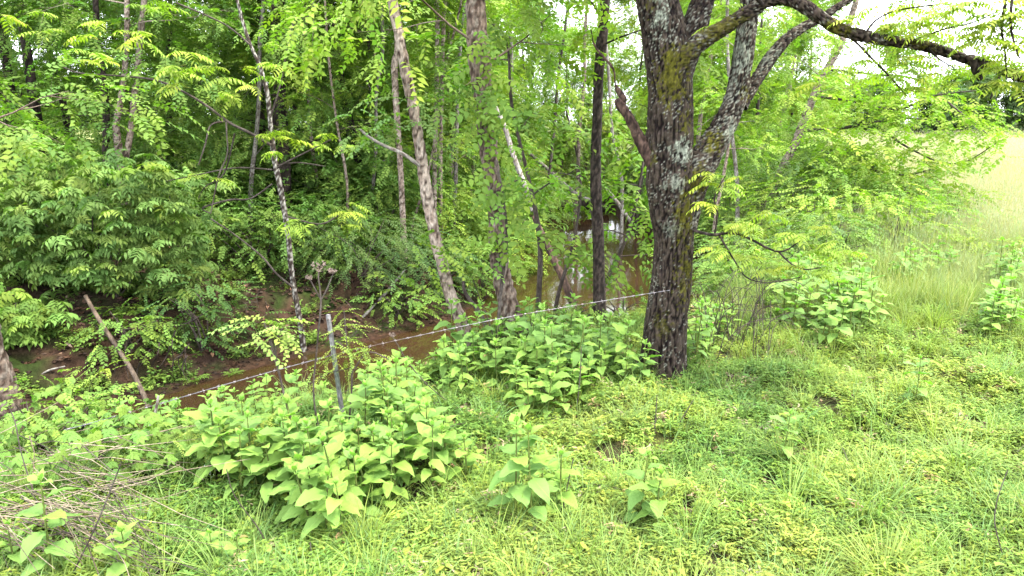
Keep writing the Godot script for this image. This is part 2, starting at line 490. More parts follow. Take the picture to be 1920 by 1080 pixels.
func leaf_mat(thru: Color, rough := 0.5) -> StandardMaterial3D:
	var m := StandardMaterial3D.new()
	m.vertex_color_use_as_albedo = true; m.roughness = rough; m.metallic_specular = 0.22; m.cull_mode = BaseMaterial3D.CULL_DISABLED
	m.backlight_enabled = true; m.backlight = thru
	return m
func noise_tex(freq: float, normal: bool, sd: int, lo := 0.55, octs := 4) -> NoiseTexture2D:
	var t := NoiseTexture2D.new(); t.width = 512; t.height = 512; t.seamless = true
	var n := FastNoiseLite.new(); n.seed = sd; n.frequency = freq; n.fractal_octaves = octs
	t.noise = n
	if normal:
		t.as_normal_map = true; t.bump_strength = 6.0
	else:
		var g := Gradient.new(); g.set_color(0, Color(lo, lo, lo)); g.set_color(1, Color(1, 1, 1)); t.color_ramp = g
	return t
func materials() -> void:
	M.leaf = leaf_mat(Color(0.80, 0.86, 0.36), 0.65)
	M.thin = leaf_mat(Color(0.80, 0.95, 0.46), 0.6)
	M.grass = leaf_mat(Color(0.80, 0.84, 0.45), 0.6)
	var b := StandardMaterial3D.new(); b.vertex_color_use_as_albedo = true; b.roughness = 0.9; b.metallic_specular = 0.25
	b.albedo_texture = noise_tex(0.02, false, 4, 0.45); b.uv1_triplanar = true; b.uv1_world_triplanar = true; b.uv1_scale = Vector3(3.5, 1.6, 3.5)
	b.normal_enabled = true; b.normal_texture = noise_tex(0.03, true, 9); b.normal_scale = 0.8
	M.bark = b
	var g := StandardMaterial3D.new(); g.vertex_color_use_as_albedo = true; g.roughness = 0.95; g.metallic_specular = 0.2
	g.albedo_texture = noise_tex(0.012, false, 21, 0.5, 5); g.uv1_triplanar = true; g.uv1_world_triplanar = true; g.uv1_scale = Vector3(1.3, 1.3, 1.3)
	g.normal_enabled = true; g.normal_texture = noise_tex(0.02, true, 22); g.normal_scale = 2.6
	M.soil = g
	var w := StandardMaterial3D.new(); w.albedo_color = Color(0.027, 0.0148, 0.0068).linear_to_srgb(); w.roughness = 0.045; w.metallic_specular = 0.5
	w.normal_enabled = true; w.normal_texture = noise_tex(0.011, true, 31, 0.5, 2); w.normal_scale = 0.03
	w.uv1_triplanar = true; w.uv1_world_triplanar = true; w.uv1_scale = Vector3(0.35, 0.35, 0.35)
	M.water = w
	var s := StandardMaterial3D.new(); s.vertex_color_use_as_albedo = true; s.roughness = 0.38; s.metallic = 0.75
	M.steel = s
	M.litter = leaf_mat(Color(0.2, 0.15, 0.1), 0.85)
	# wholly coloured leaves of the big herbs
	M.herbs = []
	for c in [Color(0.140, 0.232, 0.050), Color(0.164, 0.258, 0.050), Color(0.122, 0.212, 0.052), Color(0.166, 0.274, 0.056), Color(0.16, 0.14, 0.05)]:
		var m := leaf_mat(Color(0.72, 0.92, 0.42), 0.5); m.albedo_color = c.linear_to_srgb(); M.herbs.append(m)

func sprays() -> void:
	S.simple = []; S.fine = []; S.broad = []; S.walnut = []; S.elder = []; S.whorl = []; S.frond = []; S.locust = []; S.cover = []; S.chick = []; S.clover = []; S.grass = []; S.tall = []; S.seedgrass = []; S.blade = []; S.far = []; S.round = []
	for k in 3:
		S.simple.append(spray_simple(15, 0.42, 0.075, 0.042, 1))
		S.fine.append(spray_simple(20, 0.34, 0.034, 0.019, 1))
		S.broad.append(spray_simple(9, 0.42, 0.12, 0.068, 3, 0.35))
		S.round.append(spray_simple(13, 0.36, 0.06, 0.046, 2, 0.2))
		S.walnut.append(spray_pinnate(5, 6, 0.36, 0.085, 0.034, 0.42, 2))
		S.elder.append(spray_pinnate(4, 3, 0.24, 0.105, 0.042, 0.35, 3))
		S.locust.append(spray_pinnate(6, 7, 0.26, 0.042, 0.018, 0.3))
		S.frond.append(spray_frond(3, 6, 0.40, 0.105, 0.040))
		S.whorl.append(spray_whorl(5, 0.085, 0.042, 3))
		S.cover.append(sprig(8, 0.09, 0.038, 0.011, 0.06))
		S.chick.append(sprig(8, 0.07, 0.024, 0.013, 0.06))
		S.clover.append(sprig(4, 0.08, 0.030, 0.026, 0.05))
		S.blade.append(blades(12, 0.22, 0.006, 0.6, 0.05))
		S.grass.append(blades(26, 0.50, 0.0075, 0.75, 0.09))
		S.seedgrass.append(blades(22, 0.55, 0.006, 0.4, 0.14, 6))
		S.tall.append(blades(16, 0.55, 0.010, 0.4, 0.22, 6, 2))
		S.far.append(spray_simple(14, 0.8, 0.19, 0.13, 1))

func terrain_axis(lo: float, hi: float, step: float, out_lo: float, out_hi: float) -> Array:
	var a := []
	var x := lo; var s := step
	while x > out_lo:
		s *= 1.22; x -= s; a.push_front(x)
	x = lo
	while x < hi:
		a.append(x); x += step
	s = step
	while x < out_hi:
		a.append(x); x += s; s *= 1.18
	a.append(out_hi)
	return a
func setting() -> void:
	var xs := terrain_axis(-13.0, 12.0, 0.2, -420.0, 420.0)
	var ds := terrain_axis(1.6, 30.0, 0.2, -60.0, 600.0)
	var mb := MB.new()
	var nx := xs.size()
	for d in ds:
		for x in xs:
			var s := side(x, d)
			var y := gh(x, d)
			var a := n1.get_noise_2d(x * 0.8, d * 0.8); var b := n2.get_noise_2d(x * 2.3, d * 2.3)
			var meadow := mixc(Color(0.065, 0.047, 0.032), Color(0.085, 0.10, 0.025), 0.45 + 0.6 * a)
			meadow = mixc(meadow, Color(0.22, 0.23, 0.11), sm(14, 26, d) * sm(2, 6, x))
			var wood := mixc(Color(0.035, 0.024, 0.016), Color(0.065, 0.044, 0.03), 0.5 + b)
			wood = mixc(wood, Color(0.05, 0.07, 0.02), sm(0.05, 0.4, a))
			var clay := mixc(Color(0.026, 0.016, 0.011), Color(0.066, 0.039, 0.026), 0.5 + b * 0.8)
			clay = mixc(clay, Color(0.025, 0.042, 0.010), sm(0.02, 0.3, n1.get_noise_2d(x * 1.7 + 9.0, d * 1.7)))
			var col := meadow
			if s.y > 0.5 and s.x < 60.0:
				col = mixc(clay, wood, sm(1.4, 3.2, s.x + a))
				col = mixc(col, meadow, sm(24, 30, s.x))
			elif s.y < 0.5:
				col = mixc(clay * 0.8, meadow, sm(0.5, 2.2, s.x))
			if s.x < 0.35: col = mixc(Color(0.045, 0.022, 0.013), col, sm(-0.1, 0.35, s.x))
			mb.vert(Vector3(x, y, -d), col)
	for j in ds.size() - 1:
		for i in nx - 1:
			var p := j * nx + i
			mb.quad(p, p + nx, p + nx + 1, p + 1)
	part("ground", mb.mesh(), M.soil, self, "structure")
	var wm := MB.new()
	for k in near_line.size() - 1:
		# a level sheet reaching under both banks
		pass
	var xs2 := [-44.0, -20.0, -10.0, -5.0, 0.0, 5.0, 12.0]; var ds2 := [-4.0, 4.0, 10.0, 16.0, 24.0, 34.0, 60.0, 92.0]
	for d in ds2:
		for x in xs2: wm.vert(Vector3(x, WATER, -d), Color.WHITE)
	for j in ds2.size() - 1:
		for i in xs2.size() - 1:
			var p := j * xs2.size() + i
			wm.quad(p, p + xs2.size(), p + xs2.size() + 1, p + 1)
	part("water", wm.mesh(), M.water, self, "structure")

# ---------------------------------------------------------------- the big tree
func add_patches(mb: MB, spots: Array) -> void:
	# moss and lichen grow on the bark: [place, radius, colour, strength]
	for k in mb.v.size():
		var p := mb.v[k]
		for s in spots:
			var q: Vector3 = p - s[0]
			var e := Vector3(q.x / s[1], q.y / (s[1] * s[4]), q.z / s[1]).length()
			if e < 1.5:
				var m := 1.35 - e + n2.get_noise_3d(p.x * 16.0, p.y * 11.0, p.z * 16.0) * 1.0 + n2.get_noise_3d(p.x * 46.0, p.y * 36.0, p.z * 46.0) * 0.75
				mb.c[k] = mixc(mb.c[k], s[2] * (1.0 + 0.5 * n2.get_noise_3d(p.x * 60.0, p.y * 60.0, p.z * 60.0)), sm(0.45, 0.85, m) * s[3])
func flecks(mb: MB, amount: float, seed_: float) -> void:
	for k in mb.v.size():
		var p := mb.v[k] + Vector3.ONE * seed_
		var big := n1.get_noise_3d(p.x * 5.0, p.y * 3.0, p.z * 5.0)
		var f := n2.get_noise_3d(p.x * 52.0, p.y * 30.0, p.z * 52.0) + big * 0.45
		mb.c[k] = mixc(mb.c[k], Color(0.24, 0.24, 0.19), sm(0.44 - amount, 0.62 - amount, f) * 0.92)

func main_tree() -> void:
	var base := on_ground(1243, 700)
	var d := -base.z
	var t := thing("lichen_tree", "big dark-barked tree with pale lichen, moss and forked limbs beside the wire's end", "tree", base)
	var moss := Color(0.082, 0.078, 0.008); var lich := Color(0.24, 0.26, 0.20)
	var B := func(x, y, dd): return at(x, y, dd) - base
	var trunk := px_stem([[1240, 714, 100], [1244, 665, 92], [1249, 600, 87], [1259, 520, 82], [1263, 450, 79], [1261, 395, 92], [1257, 340, 98], [1256, 290, 90], [1257, 230, 88], [1257, 170, 86], [1252, 110, 88], [1243, 50, 84], [1232, 0, 78], [1220, -90, 70], [1205, -260, 58], [1190, -480, 40]], d, base)
	for k in trunk[1].size(): trunk[1][k] *= 0.945
	trunk[0][0].y -= 0.12
	var mb := MB.new()
	tube(mb, trunk[0], trunk[1], 110, "lichen", 1.0, 0.012, 0.34)
	flecks(mb, -0.09, 0.0)
	var f := d - 0.22
	add_patches(mb, [[B.call(1295, 520, f), 0.13, moss, 0.9, 2.4], [B.call(1292, 400, f), 0.13, moss, 0.95, 2.6], [B.call(1262, 150, f), 0.16, moss, 0.95, 1.5], [B.call(1268, 110, f), 0.13, moss, 0.9, 1.0], [B.call(1292, 230, f), 0.09, moss, 0.8, 1.8],
		[B.call(1222, 10, f), 0.09, moss, 0.8, 1.4], [B.call(1240, 25, f), 0.09, lich, 0.9, 2.0], [B.call(1285, 280, f), 0.13, lich, 0.85, 1.0], [B.call(1265, 345, f), 0.09, lich, 0.7, 1.0], [B.call(1255, 430, f), 0.10, lich, 0.4, 1.0], [B.call(1240, 610, f), 0.1, moss, 0.5, 1.2], [B.call(1212, 300, f + 0.1), 0.08, moss, 0.8, 1.6]])
	part("trunk", mb.mesh(), M.bark, t)
	var limbs := [
		[[[1282, 430, 50], [1290, 370, 62], [1305, 325, 66], [1328, 285, 62], [1355, 240, 52], [1377, 190, 46], [1390, 130, 42], [1399, 60, 40], [1405, 0, 37], [1412, -120, 32], [1425, -330, 22]], d - 0.03, d + 0.1, 60, 0.20],
		[[[1390, 200, 26], [1412, 160, 25], [1448, 105, 25], [1485, 65, 22], [1560, 20, 16], [1625, -30, 14], [1720, -160, 9]], d + 0.05, d + 0.6, 34, 0.07],
		[[[1262, 150, 44], [1282, 112, 42], [1306, 84, 38], [1350, 56, 32], [1400, 26, 30], [1440, 2, 28], [1482, -2, 28], [1520, 20, 26], [1570, 52, 25], [1620, 68, 23], [1680, 78, 22], [1740, 88, 22], [1800, 106, 21], [1860, 125, 20], [1925, 150, 19], [2010, 185, 16], [2150, 230, 10]], d - 0.08, d - 0.9, 36, 0.0],
		[[[1262, 170, 56], [1282, 110, 54], [1302, 50, 50], [1318, 0, 46], [1336, -80, 40], [1365, -260, 30]], d + 0.06, d + 0.3, 56, 0.02]]
	var names := ["lichen-covered right limb", "", "long mossy branch arching over the meadow", ""]
	var tips := []
	for k in limbs.size():
		var L: Array = limbs[k]
		var st := px_stem(L[0], L[1], base, L[2])
		for j in st[1].size(): st[1][j] *= 0.9 if j > 2 else 0.96
		var m2 := MB.new()
		tube(m2, st[0], st[1], L[3], "lichen", 2.0 + k, 0.018)
		flecks(m2, L[4], 4.0 * k)
		if k == 0:
			add_patches(m2, [[B.call(1340, 265, d - 0.15), 0.13, moss, 1.0, 1.0], [B.call(1305, 340, d - 0.18), 0.12, moss, 0.9, 1.2], [B.call(1402, 165, d - 0.1), 0.08, moss, 0.95, 1.0], [B.call(1390, 100, d - 0.08), 0.14, lich, 0.95, 1.9], [B.call(1405, 20, d - 0.1), 0.12, lich, 0.8, 1.6], [B.call(1368, 250, d - 0.05), 0.08, lich, 0.9, 1.6], [B.call(1355, 300, d), 0.05, lich, 0.8, 1.6]])
		if k == 1:
			add_patches(m2, [[B.call(1450, 100, d + 0.1), 0.16, lich, 0.7, 0.8], [B.call(1400, 180, d), 0.07, moss, 0.9, 1.0]])
		if k == 2:
			add_patches(m2, [[B.call(1345, 50, d - 0.3), 0.22, moss, 0.75, 0.6], [B.call(1570, 48, d - 0.5), 0.12, moss, 0.95, 0.7], [B.call(1735, 78, d - 0.7), 0.13, moss, 0.9, 0.5], [B.call(1895, 135, d - 0.85), 0.10, moss, 0.9, 0.6], [B.call(1285, 100, d - 0.25), 0.12, moss, 0.8, 1.0]])
		var o := part("limb", m2.mesh(), M.bark, t)
		if names[k]: o.set_meta("label", names[k])
	# broken branch on the left, stub under the long branch
	var st := px_stem([[1240, 330, 32], [1218, 292, 28], [1203, 268, 24], [1192, 245, 19], [1178, 218, 17], [1163, 197, 18], [1160, 188, 15]], d - 0.02, base, d + 0.12)
	var m3 := MB.new(); tube(m3, st[0], st[1], 20, "red", 0.4, 0.02)
	var bb := part("broken_branch", m3.mesh(), M.bark, t); bb.set_meta("label", "broken reddish dead branch")
	st = px_stem([[1166, 200, 12], [1168, 185, 15], [1158, 168, 11], [1154, 158, 4], [1150, 130, 4], [1133, 108, 3], [1115, 85, 3], [1108, 55, 2]], d + 0.1, base)
	m3 = MB.new(); tube(m3, st[0], st[1], 9, "red", 0.9, 0.03); part("snag", m3.mesh(), M.bark, t)
	st = px_stem([[1858, 122, 14], [1863, 132, 13], [1868, 142, 12], [1832, 150, 9]], d - 0.8, base)
	st = px_stem([[1824, 112, 12], [1827, 124, 13], [1831, 136, 12], [1839, 149, 10]], d - 0.75, base)
	m3 = MB.new(); tube(m3, st[0], st[1], 10, "dark", 0.9, 0.02); part("stub", m3.mesh(), M.bark, t)
	# thin side twigs carrying pinnate leaves
	var walnut := Color(0.22, 0.285, 0.042)
	var tw := [
		[[[1300, 432, 7], [1335, 440, 6], [1370, 437, 5], [1400, 445, 5], [1460, 472, 4], [1500, 452, 2]], d - 0.15, d - 0.5],
		[[[1460, 472, 4], [1480, 492, 3], [1505, 505, 3], [1540, 502, 2]], d - 0.4, d - 0.6],
		[[[1340, 440, 4], [1345, 400, 3], [1340, 370, 3], [1360, 330, 2]], d - 0.2, d - 0.4],
		[[[1348, 440, 4], [1378, 490, 3], [1400, 520, 3], [1440, 530, 2], [1500, 520, 2]], d - 0.2, d - 0.5],
		[[[1560, 52, 6], [1600, 75, 4], [1630, 105, 4], [1665, 140, 3], [1700, 180, 2]], d - 0.5, d - 0.4],
		[[[1620, 68, 5], [1640, 40, 4], [1680, 20, 3], [1760, 8, 3]], d - 0.55, d - 0.8],
		[[[1740, 90, 5], [1760, 110, 3], [1790, 128, 2]], d - 0.7, d - 0.7],
		[[[1700, 80, 4], [1770, 55, 3], [1830, 40, 3], [1900, 5, 2]], d - 0.65, d - 1.1],
		[[[1878, 130, 5], [1868, 160, 4], [1857, 185, 3]], d - 0.8, d - 0.9],
		[[[1880, -60, 7], [1885, 0, 6], [1878, 50, 5], [1884, 95, 4], [1888, 150, 2]], d - 1.1, d - 1.1],
		[[[1905, -60, 6], [1895, 30, 5], [1900, 75, 4], [1912, 110, 3]], d - 1.2, d - 1.2],
		[[[1895, 140, 5], [1905, 160, 4], [1925, 200, 3]], d - 0.85, d - 1.0],
		[[[1430, 8, 7], [1400, -30, 5], [1440, -70, 4]], d - 0.4, d - 0.6]]
	for a in tw:
		var s2 := px_stem(a[0], a[1], base, a[2])
		var m4 := MB.new(); tube(m4, s2[0], s2[1], 6, "dark", 0.3, 0.05, 0.0, false)
		part("twig", m4.mesh(), M.bark, t)
	# yellow-green leaf clusters hanging on the low twigs and the long branch
	var xf := []; var cols := []
	for q in [[1345, 320, .3], [1372, 335, .3], [1400, 412, .4], [1425, 425, .45], [1395, 430, .4], [1440, 405, .4], [1370, 470, .3], [1330, 470, .3], [1400, 490, .3], [1505, 440, .5], [1530, 450, .5], [1550, 432, .5], [1575, 455, .5], [1540, 475, .5], [1490, 500, .5], [1515, 515, .5], [1555, 510, .5], [1590, 480, .5], [1345, 345, .3], [1330, 390, .3], [1430, 500, .4],
			[1350, 15, .2], [1338, 40, .2], [1455, 25, .5], [1580, 130, .5], [1620, 110, .6], [1655, 150, .5], [1690, 165, .5], [1700, 110, .6], [1600, 30, .5], [1680, 45, .6], [1740, 40, .7], [1720, 140, .6], [1780, 130, .7], [1830, 55, .9], [1870, 30, 1.], [1900, 40, 1.1], [1915, 80, 1.1], [1860, 80, 1.], [1885, 118, 1.], [1905, 130, 1.], [1915, 20, 1.2], [1840, 10, 1.1], [1780, 10, .9], [1640, 20, .6], [1880, 60, 1.1], [1800, 145, .8], [1925, 125, 1.0], [1700, 15, .7], [1730, 70, .7], [1760, 30, .8], [1810, 75, .9], [1850, 100, .9], [1660, 70, .5], [1890, 10, 1.1], [1640, 50, .5], [1900, 165, 1.], [1870, 160, 1.], [1550, 155, .4], [1540, 60, .5]]:
		for k in (3 if q[0] > 1660 else (2 if q[0] > 1560 or q[1] > 300 else 1)):
			var p: Vector3 = B.call(q[0] + rf(-14, 14), q[1] + rf(-10, 10), d - q[2] + rf(-0.15, 0.15))
			xf.append(frame(p, Vector3(rf(-1, 1), rf(-0.25, 0.1), rf(-1, 1)), Vector3.UP, rf(0.42, 0.66) * (1.0 if q[1] > 300 else 1.0))); cols.append(tone(walnut, 0.2))
	spread("leaves", S.frond, M.thin, xf, cols, t)
	# the crown above
	var m5 := MB.new()
	for s in [[trunk[0][14] + Vector3(0, 0.3, 0), 1.6], [trunk[0][15], 1.8], [B.call(1425, -330, d + .1), 1.7], [B.call(1365, -260, d + .3), 1.6], [B.call(1720, -160, d + .6), 1.5]]:
		for k in 2:
			limb(m5, tips, s[0], Vector3(rf(-1, 1), rf(0.0, 0.9), rf(-1, 0.6)), s[1] * rf(0.8, 1.2), 0.035, 2, "dark", 0.25, 0.2, 3)
	part("branches", m5.mesh(), M.bark, t, "stuff")
	var lf := leafy(tips, 1, 0.8, walnut * 0.85)
	spread("crown", S.walnut, M.thin, lf[0], lf[1], t)

# ---------------------------------------------------------------- trees with a stem of their own in the photograph
func stem_tree(called: String, label: String, list: Array, d: float, style: String, sides: int, crown: Dictionary, group := "", flare := 0.2) -> Node3D:
	var base := rooted(list, d)
	var t := thing(called, label, "tree", base, group)
	var st := px_stem(list, d, base)
	if st[0][0].y > 0.02:
		st[0].push_front(Vector3(st[0][0].x * 0.3, -0.1, st[0][0].z * 0.3)); st[1].push_front(st[1][0] * 1.15)
	# the stem goes on above the frame
	var top: Vector3 = st[0][-1]; var dir: Vector3 = (st[0][-1] - st[0][-2]).normalized()
	for k in crown.get("above", 3):
		top += (dir + Vector3(rf(-.15, .15), 0.2, rf(-.15, .15))).normalized() * 1.3
		st[0].append(top); st[1].append(maxf(st[1][-1] * 0.78, 0.008))
	var mb := MB.new()
	if style == "birch":
		for k in st[1].size(): st[1][k] *= 0.88
	tube(mb, st[0], st[1], sides, style, d + list[0][0] * 0.01, 0.035 if sides >= 9 else 0.25, flare if sides >= 9 else 0.0)
	part("trunk", mb.mesh(), M.bark, t)
	crown_on(t, st[0], st[1], style, crown)
	return t
func crown_on(t: Node3D, pts: Array, rad: Array, style: String, crown: Dictionary) -> void:
	var n: int = crown.get("limbs", 0)
	if n == 0: return
	var tips := []; var mb := MB.new()
	var from: float = crown.get("from", 0.3)
	for k in n:
		var f: float = lerpf(from, 1.0, (k + rf(0, 0.9)) / n) * (pts.size() - 1)
		var i := mini(int(f), pts.size() - 2)
		var p: Vector3 = pts[i].lerp(pts[i + 1], f - i)
		var a := k * 2.4 + rf(-0.5, 0.5)
		var dir := Vector3(cos(a), rf(crown.get("rise", 0.3) - 0.15, crown.get("rise", 0.3) + 0.4), sin(a))
		var taper := 1.0 - 0.45 * f / pts.size()
		limb(mb, tips, p, dir, crown.len * rf(0.7, 1.2) * taper, clampf(rad[i] * 0.4, 0.008, crown.get("thick", 0.014)), crown.get("level", 2), style if style != "lichen" else "dark", crown.get("droop", 0.2), 0.3, crown.get("kids", 4))
	part("branches", mb.mesh(), M.bark, t, "stuff")
	var lf := leafy(tips, crown.get("per", 1), crown.get("size", 1.0), crown.col, 0.6, crown.get("jitter", 0.15))
	spread("crown", crown.spray, M.thin, lf[0], lf[1], t)

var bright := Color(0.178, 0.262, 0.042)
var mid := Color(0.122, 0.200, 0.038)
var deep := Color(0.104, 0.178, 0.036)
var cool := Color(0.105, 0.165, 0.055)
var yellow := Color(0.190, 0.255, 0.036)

func creek_trees() -> void:
	var t := stem_tree("river_birch", "pale peeling birch trunk leaning left from the near bank, right of the tall dead stalk", [[888, 672, 38], [878, 640, 31], [866, 605, 30], [845, 555, 27], [828, 490, 25], [818, 455, 25], [806, 395, 25], [795, 330, 26], [785, 260, 22], [775, 200, 22], [760, 130, 22], [747, 60, 20], [735, 0, 19], [722, -80, 17]], -on_ground(885, 668).z, "birch", 26, {"limbs": 4, "from": 0.92, "rise": 0.7, "len": 1.6, "size": 0.7, "spray": S.simple, "col": bright, "kids": 3, "droop": 0.3})
	extra_limb(t, [[786, 310, 7], [755, 288, 7], [722, 274, 6], [700, 262, 6], [683, 250, 5], [676, 243, 4]], -t.position.z - 0.05, -t.position.z - 0.3, "pale", "bare whitish dead branch")
	leaf_sprays(t, [[790, 500], [820, 470], [850, 450], [880, 440], [840, 520], [860, 500], [900, 455], [815, 540], [835, 560], [870, 470], [780, 460], [805, 430], [850, 480], [890, 490], [925, 465], [760, 530], [735, 520], [700, 525]], -t.position.z - 0.25, S.round, 0.9, Color(0.135, 0.21, 0.035), 2)
	leaf_sprays(t, [[650, 215], [690, 200], [720, 190], [750, 180], [780, 190], [810, 185], [840, 195], [740, 215], [700, 235], [790, 215], [860, 180], [830, 170], [670, 245], [710, 260], [760, 235], [800, 165], [730, 165]], -t.position.z, S.round, 0.9, Color(0.105, 0.175, 0.045), 3)
	t = stem_tree("vine_clad_tree", "flaky brown trunk wrapped in green vine standing over the creek", [[970, 655, 58], [964, 620, 46], [955, 575, 40], [945, 535, 36], [935, 480, 34], [930, 400, 31], [922, 330, 30], [914, 260, 33], [905, 180, 32], [899, 110, 40], [893, 40, 36], [886, -80, 30]], -on_ground(968, 650).z, "flaky", 32, {"limbs": 8, "from": 0.6, "len": 2.2, "spray": S.simple, "col": bright, "kids": 3})
	vine_on(t, [[905, 195, 26], [910, 185, 22], [915, 205, 18], [900, 160, 20], [895, 215, 20], [925, 200, 16], [900, 120, 18], [890, 90, 14], [905, 60, 16], [922, 170, 14], [912, 250, 12], [935, 290, 16], [925, 330, 18], [945, 340, 20], [940, 380, 22], [950, 400, 24], [955, 430, 20], [930, 440, 16], [945, 460, 18], [938, 365, 20]], -t.position.z)
	stem_tree("dark_trunked_tree", "thin straight blackish trunk at the water between the vine-clad tree and the lichen tree", [[1125, 610, 26], [1124, 560, 24], [1123, 520, 23], [1122, 450, 22], [1118, 380, 22], [1117, 300, 20], [1120, 220, 18], [1122, 150, 18], [1128, 80, 20], [1133, 20, 18], [1138, -80, 16]], -on_ground(1125, 606).z, "dark", 18, {"limbs": 6, "from": 0.55, "len": 1.8, "spray": S.simple, "col": bright, "kids": 3})
	t = stem_tree("birch", "pale birch with two slanting stems behind the left bushes, nearer its dark neighbour", [[224, 290, 16], [218, 240, 13], [224, 200, 12], [232, 150, 11], [237, 90, 10], [238, 30, 10], [236, -60, 9]], 13.4, "birch", 14, {"limbs": 6, "from": 0.5, "len": 2.6, "spray": S.simple, "col": deep, "kids": 4})
	extra_limb(t, [[228, 330, 11], [238, 285, 11], [246, 240, 11], [252, 190, 12], [258, 130, 11], [264, 60, 11], [270, 0, 10], [276, -100, 8]], 13.5, 13.6, "birch", "second stem")
	stem_tree("slim_dark_tree", "slim dark trunk just left of the two-stemmed birch", [[200, 310, 12], [199, 250, 12], [199, 200, 12], [192, 140, 12], [183, 60, 10], [178, -40, 9]], 14.4, "dark", 10, {"limbs": 7, "from": 0.5, "len": 2.4, "spray": S.simple, "col": deep})
	# sapling with pinnate leaves on the far bank
	t = stem_tree("pinnate_sapling", "slender spotted sapling with pinnate leaves and long arching side branch on the far bank", [[571, 668, 12], [562, 600, 11], [548, 520, 11], [540, 440, 10], [527, 360, 11], [515, 300, 11], [507, 230, 9], [502, 180, 9], [495, 150, 8], [486, 120, 7], [470, 85, 6], [455, 40, 6], [440, -20, 5], [425, -90, 4]], 10.9, "spotted", 10, {"above": 1}, "", 0.1)
	var sd := 10.8
	for b in [[[[508, 272, 6], [470, 250, 6], [430, 230, 5], [390, 200, 5], [340, 170, 4], [290, 150, 4], [220, 142, 3], [150, 137, 3], [110, 122, 2]], 0.7], [[[535, 405, 4], [600, 420, 3], [640, 400, 3]], 0.2], [[[520, 315, 4], [545, 300, 4], [575, 285, 3], [620, 262, 2]], 0.4], [[[552, 540, 5], [520, 515, 4], [490, 480, 4], [440, 440, 3], [395, 410, 3]], 0.5], [[[424, 225, 4], [425, 250, 3], [426, 290, 3], [410, 330, 3], [395, 400, 2]], 0.6], [[[420, 228, 4], [395, 235, 3], [385, 270, 3], [372, 310, 2]], 0.6], [[[470, 85, 4], [420, 45, 3], [330, 5, 3]], 0.3], [[[507, 220, 4], [525, 160, 3], [545, 60, 3], [560, 20, 2]], 0.1],
			[[[520, 310, 3], [560, 305, 3], [610, 312, 2]], 0.2], [[[510, 318, 3], [440, 315, 3], [360, 330, 2], [310, 340, 2]], 0.4], [[[395, 400, 3], [380, 390, 3], [430, 375, 4], [470, 372, 3], [510, 345, 3]], 0.2], [[[372, 372, 2], [385, 350, 2], [420, 325, 3], [440, 250, 3]], 0.3]]:
		extra_limb(t, b[0], sd - 0.05, sd - b[1], "twig", "")
	leaf_sprays(t, [[60, 30], [20, 25], [90, 50], [175, 60], [205, 45], [240, 60], [265, 80], [225, 80], [180, 100], [150, 115], [210, 110], [315, 115], [340, 100], [365, 125], [390, 130], [350, 145], [420, 150], [440, 165], [400, 165], [465, 165], [300, 135], [325, 160]], sd - 0.65, S.frond, 0.92, Color(0.22, 0.285, 0.045), 1)
	leaf_sprays(t, [[495, 80], [500, 125], [470, 120], [540, 120], [490, 140], [470, 255], [500, 258], [520, 255], [545, 270], [515, 290], [590, 265], [615, 255], [630, 275], [550, 412], [565, 425], [535, 415], [630, 395], [650, 385], [665, 400], [640, 420], [395, 325], [375, 330], [290, 8], [320, 20], [260, 20]], sd - 0.3, S.frond, 0.85, Color(0.19, 0.265, 0.040), 1)
	stem_tree("far_birch", "far pale birch trunk seen left of the leaning river birch", [[756, 425, 13], [750, 300, 12], [743, 200, 13], [740, 120, 14], [745, 90, 12], [740, -20, 10]], 14.2, "birch", 12, {"limbs": 5, "from": 0.6, "len": 2.2, "spray": S.simple, "col": bright})
	stem_tree("thin_pale_tree", "thin pale trunk, left one of a close pair in the middle of the wood", [[815, 410, 10], [815, 300, 10], [818, 200, 9], [820, 60, 9], [822, -40, 8]], 15.2, "birch", 10, {"limbs": 5, "from": 0.6, "len": 2.0, "spray": S.simple, "col": bright})
	stem_tree("thin_pale_tree", "thin pale trunk, right one of a close pair in the middle of the wood", [[826, 400, 9], [826, 300, 9], [828, 180, 8], [832, 40, 8]], 15.8, "birch", 10, {"limbs": 5, "from": 0.6, "len": 2.0, "spray": S.simple, "col": yellow})
	var slim := []
	for q in [[655, 420, 14.5, 6, -8], [690, 430, 16, 7, 5], [705, 400, 18, 6, -4], [778, 425, 15, 6, 14], [850, 420, 17, 8, 3], [862, 410, 19, 6, -5], [880, 400, 21, 8, 4], [985, 420, 24, 9, -6], [1020, 400, 22, 6, 8], [1075, 410, 27, 9, 5], [1170, 420, 20, 7, -8], [1195, 410, 23, 6, 6], [600, 430, 17, 8, -5], [470, 420, 15, 9, 4], [640, 390, 20, 7, 6], [1340, 420, 15, 7, 10], [1385, 410, 17, 8, -4]]:
		var lst := []
		for k in 7: lst.append([q[0] + q[4] * k * 1.2 + rf(-5, 5), q[1] - k * 85.0, q[3] * (1.0 - 0.06 * k)])
		slim.append(stem_tree("slender_tree", "", lst, q[2], ["birch", "pale", "twig"][slim.size() % 3], 9, {"limbs": 6, "from": 0.3, "len": 1.0, "level": 1, "kids": 4, "spray": S.simple, "size": 0.8, "col": bright, "above": 1, "per": 2, "jitter": 0.2}, "slender stems in the wood", 0.1))
	order_labels(slim, "slender young tree with thin pole-like stem", ["nearer row", "farther row"])
	# leaning birch by the meadow with branches drooping over the grass
	var dd := 19.0
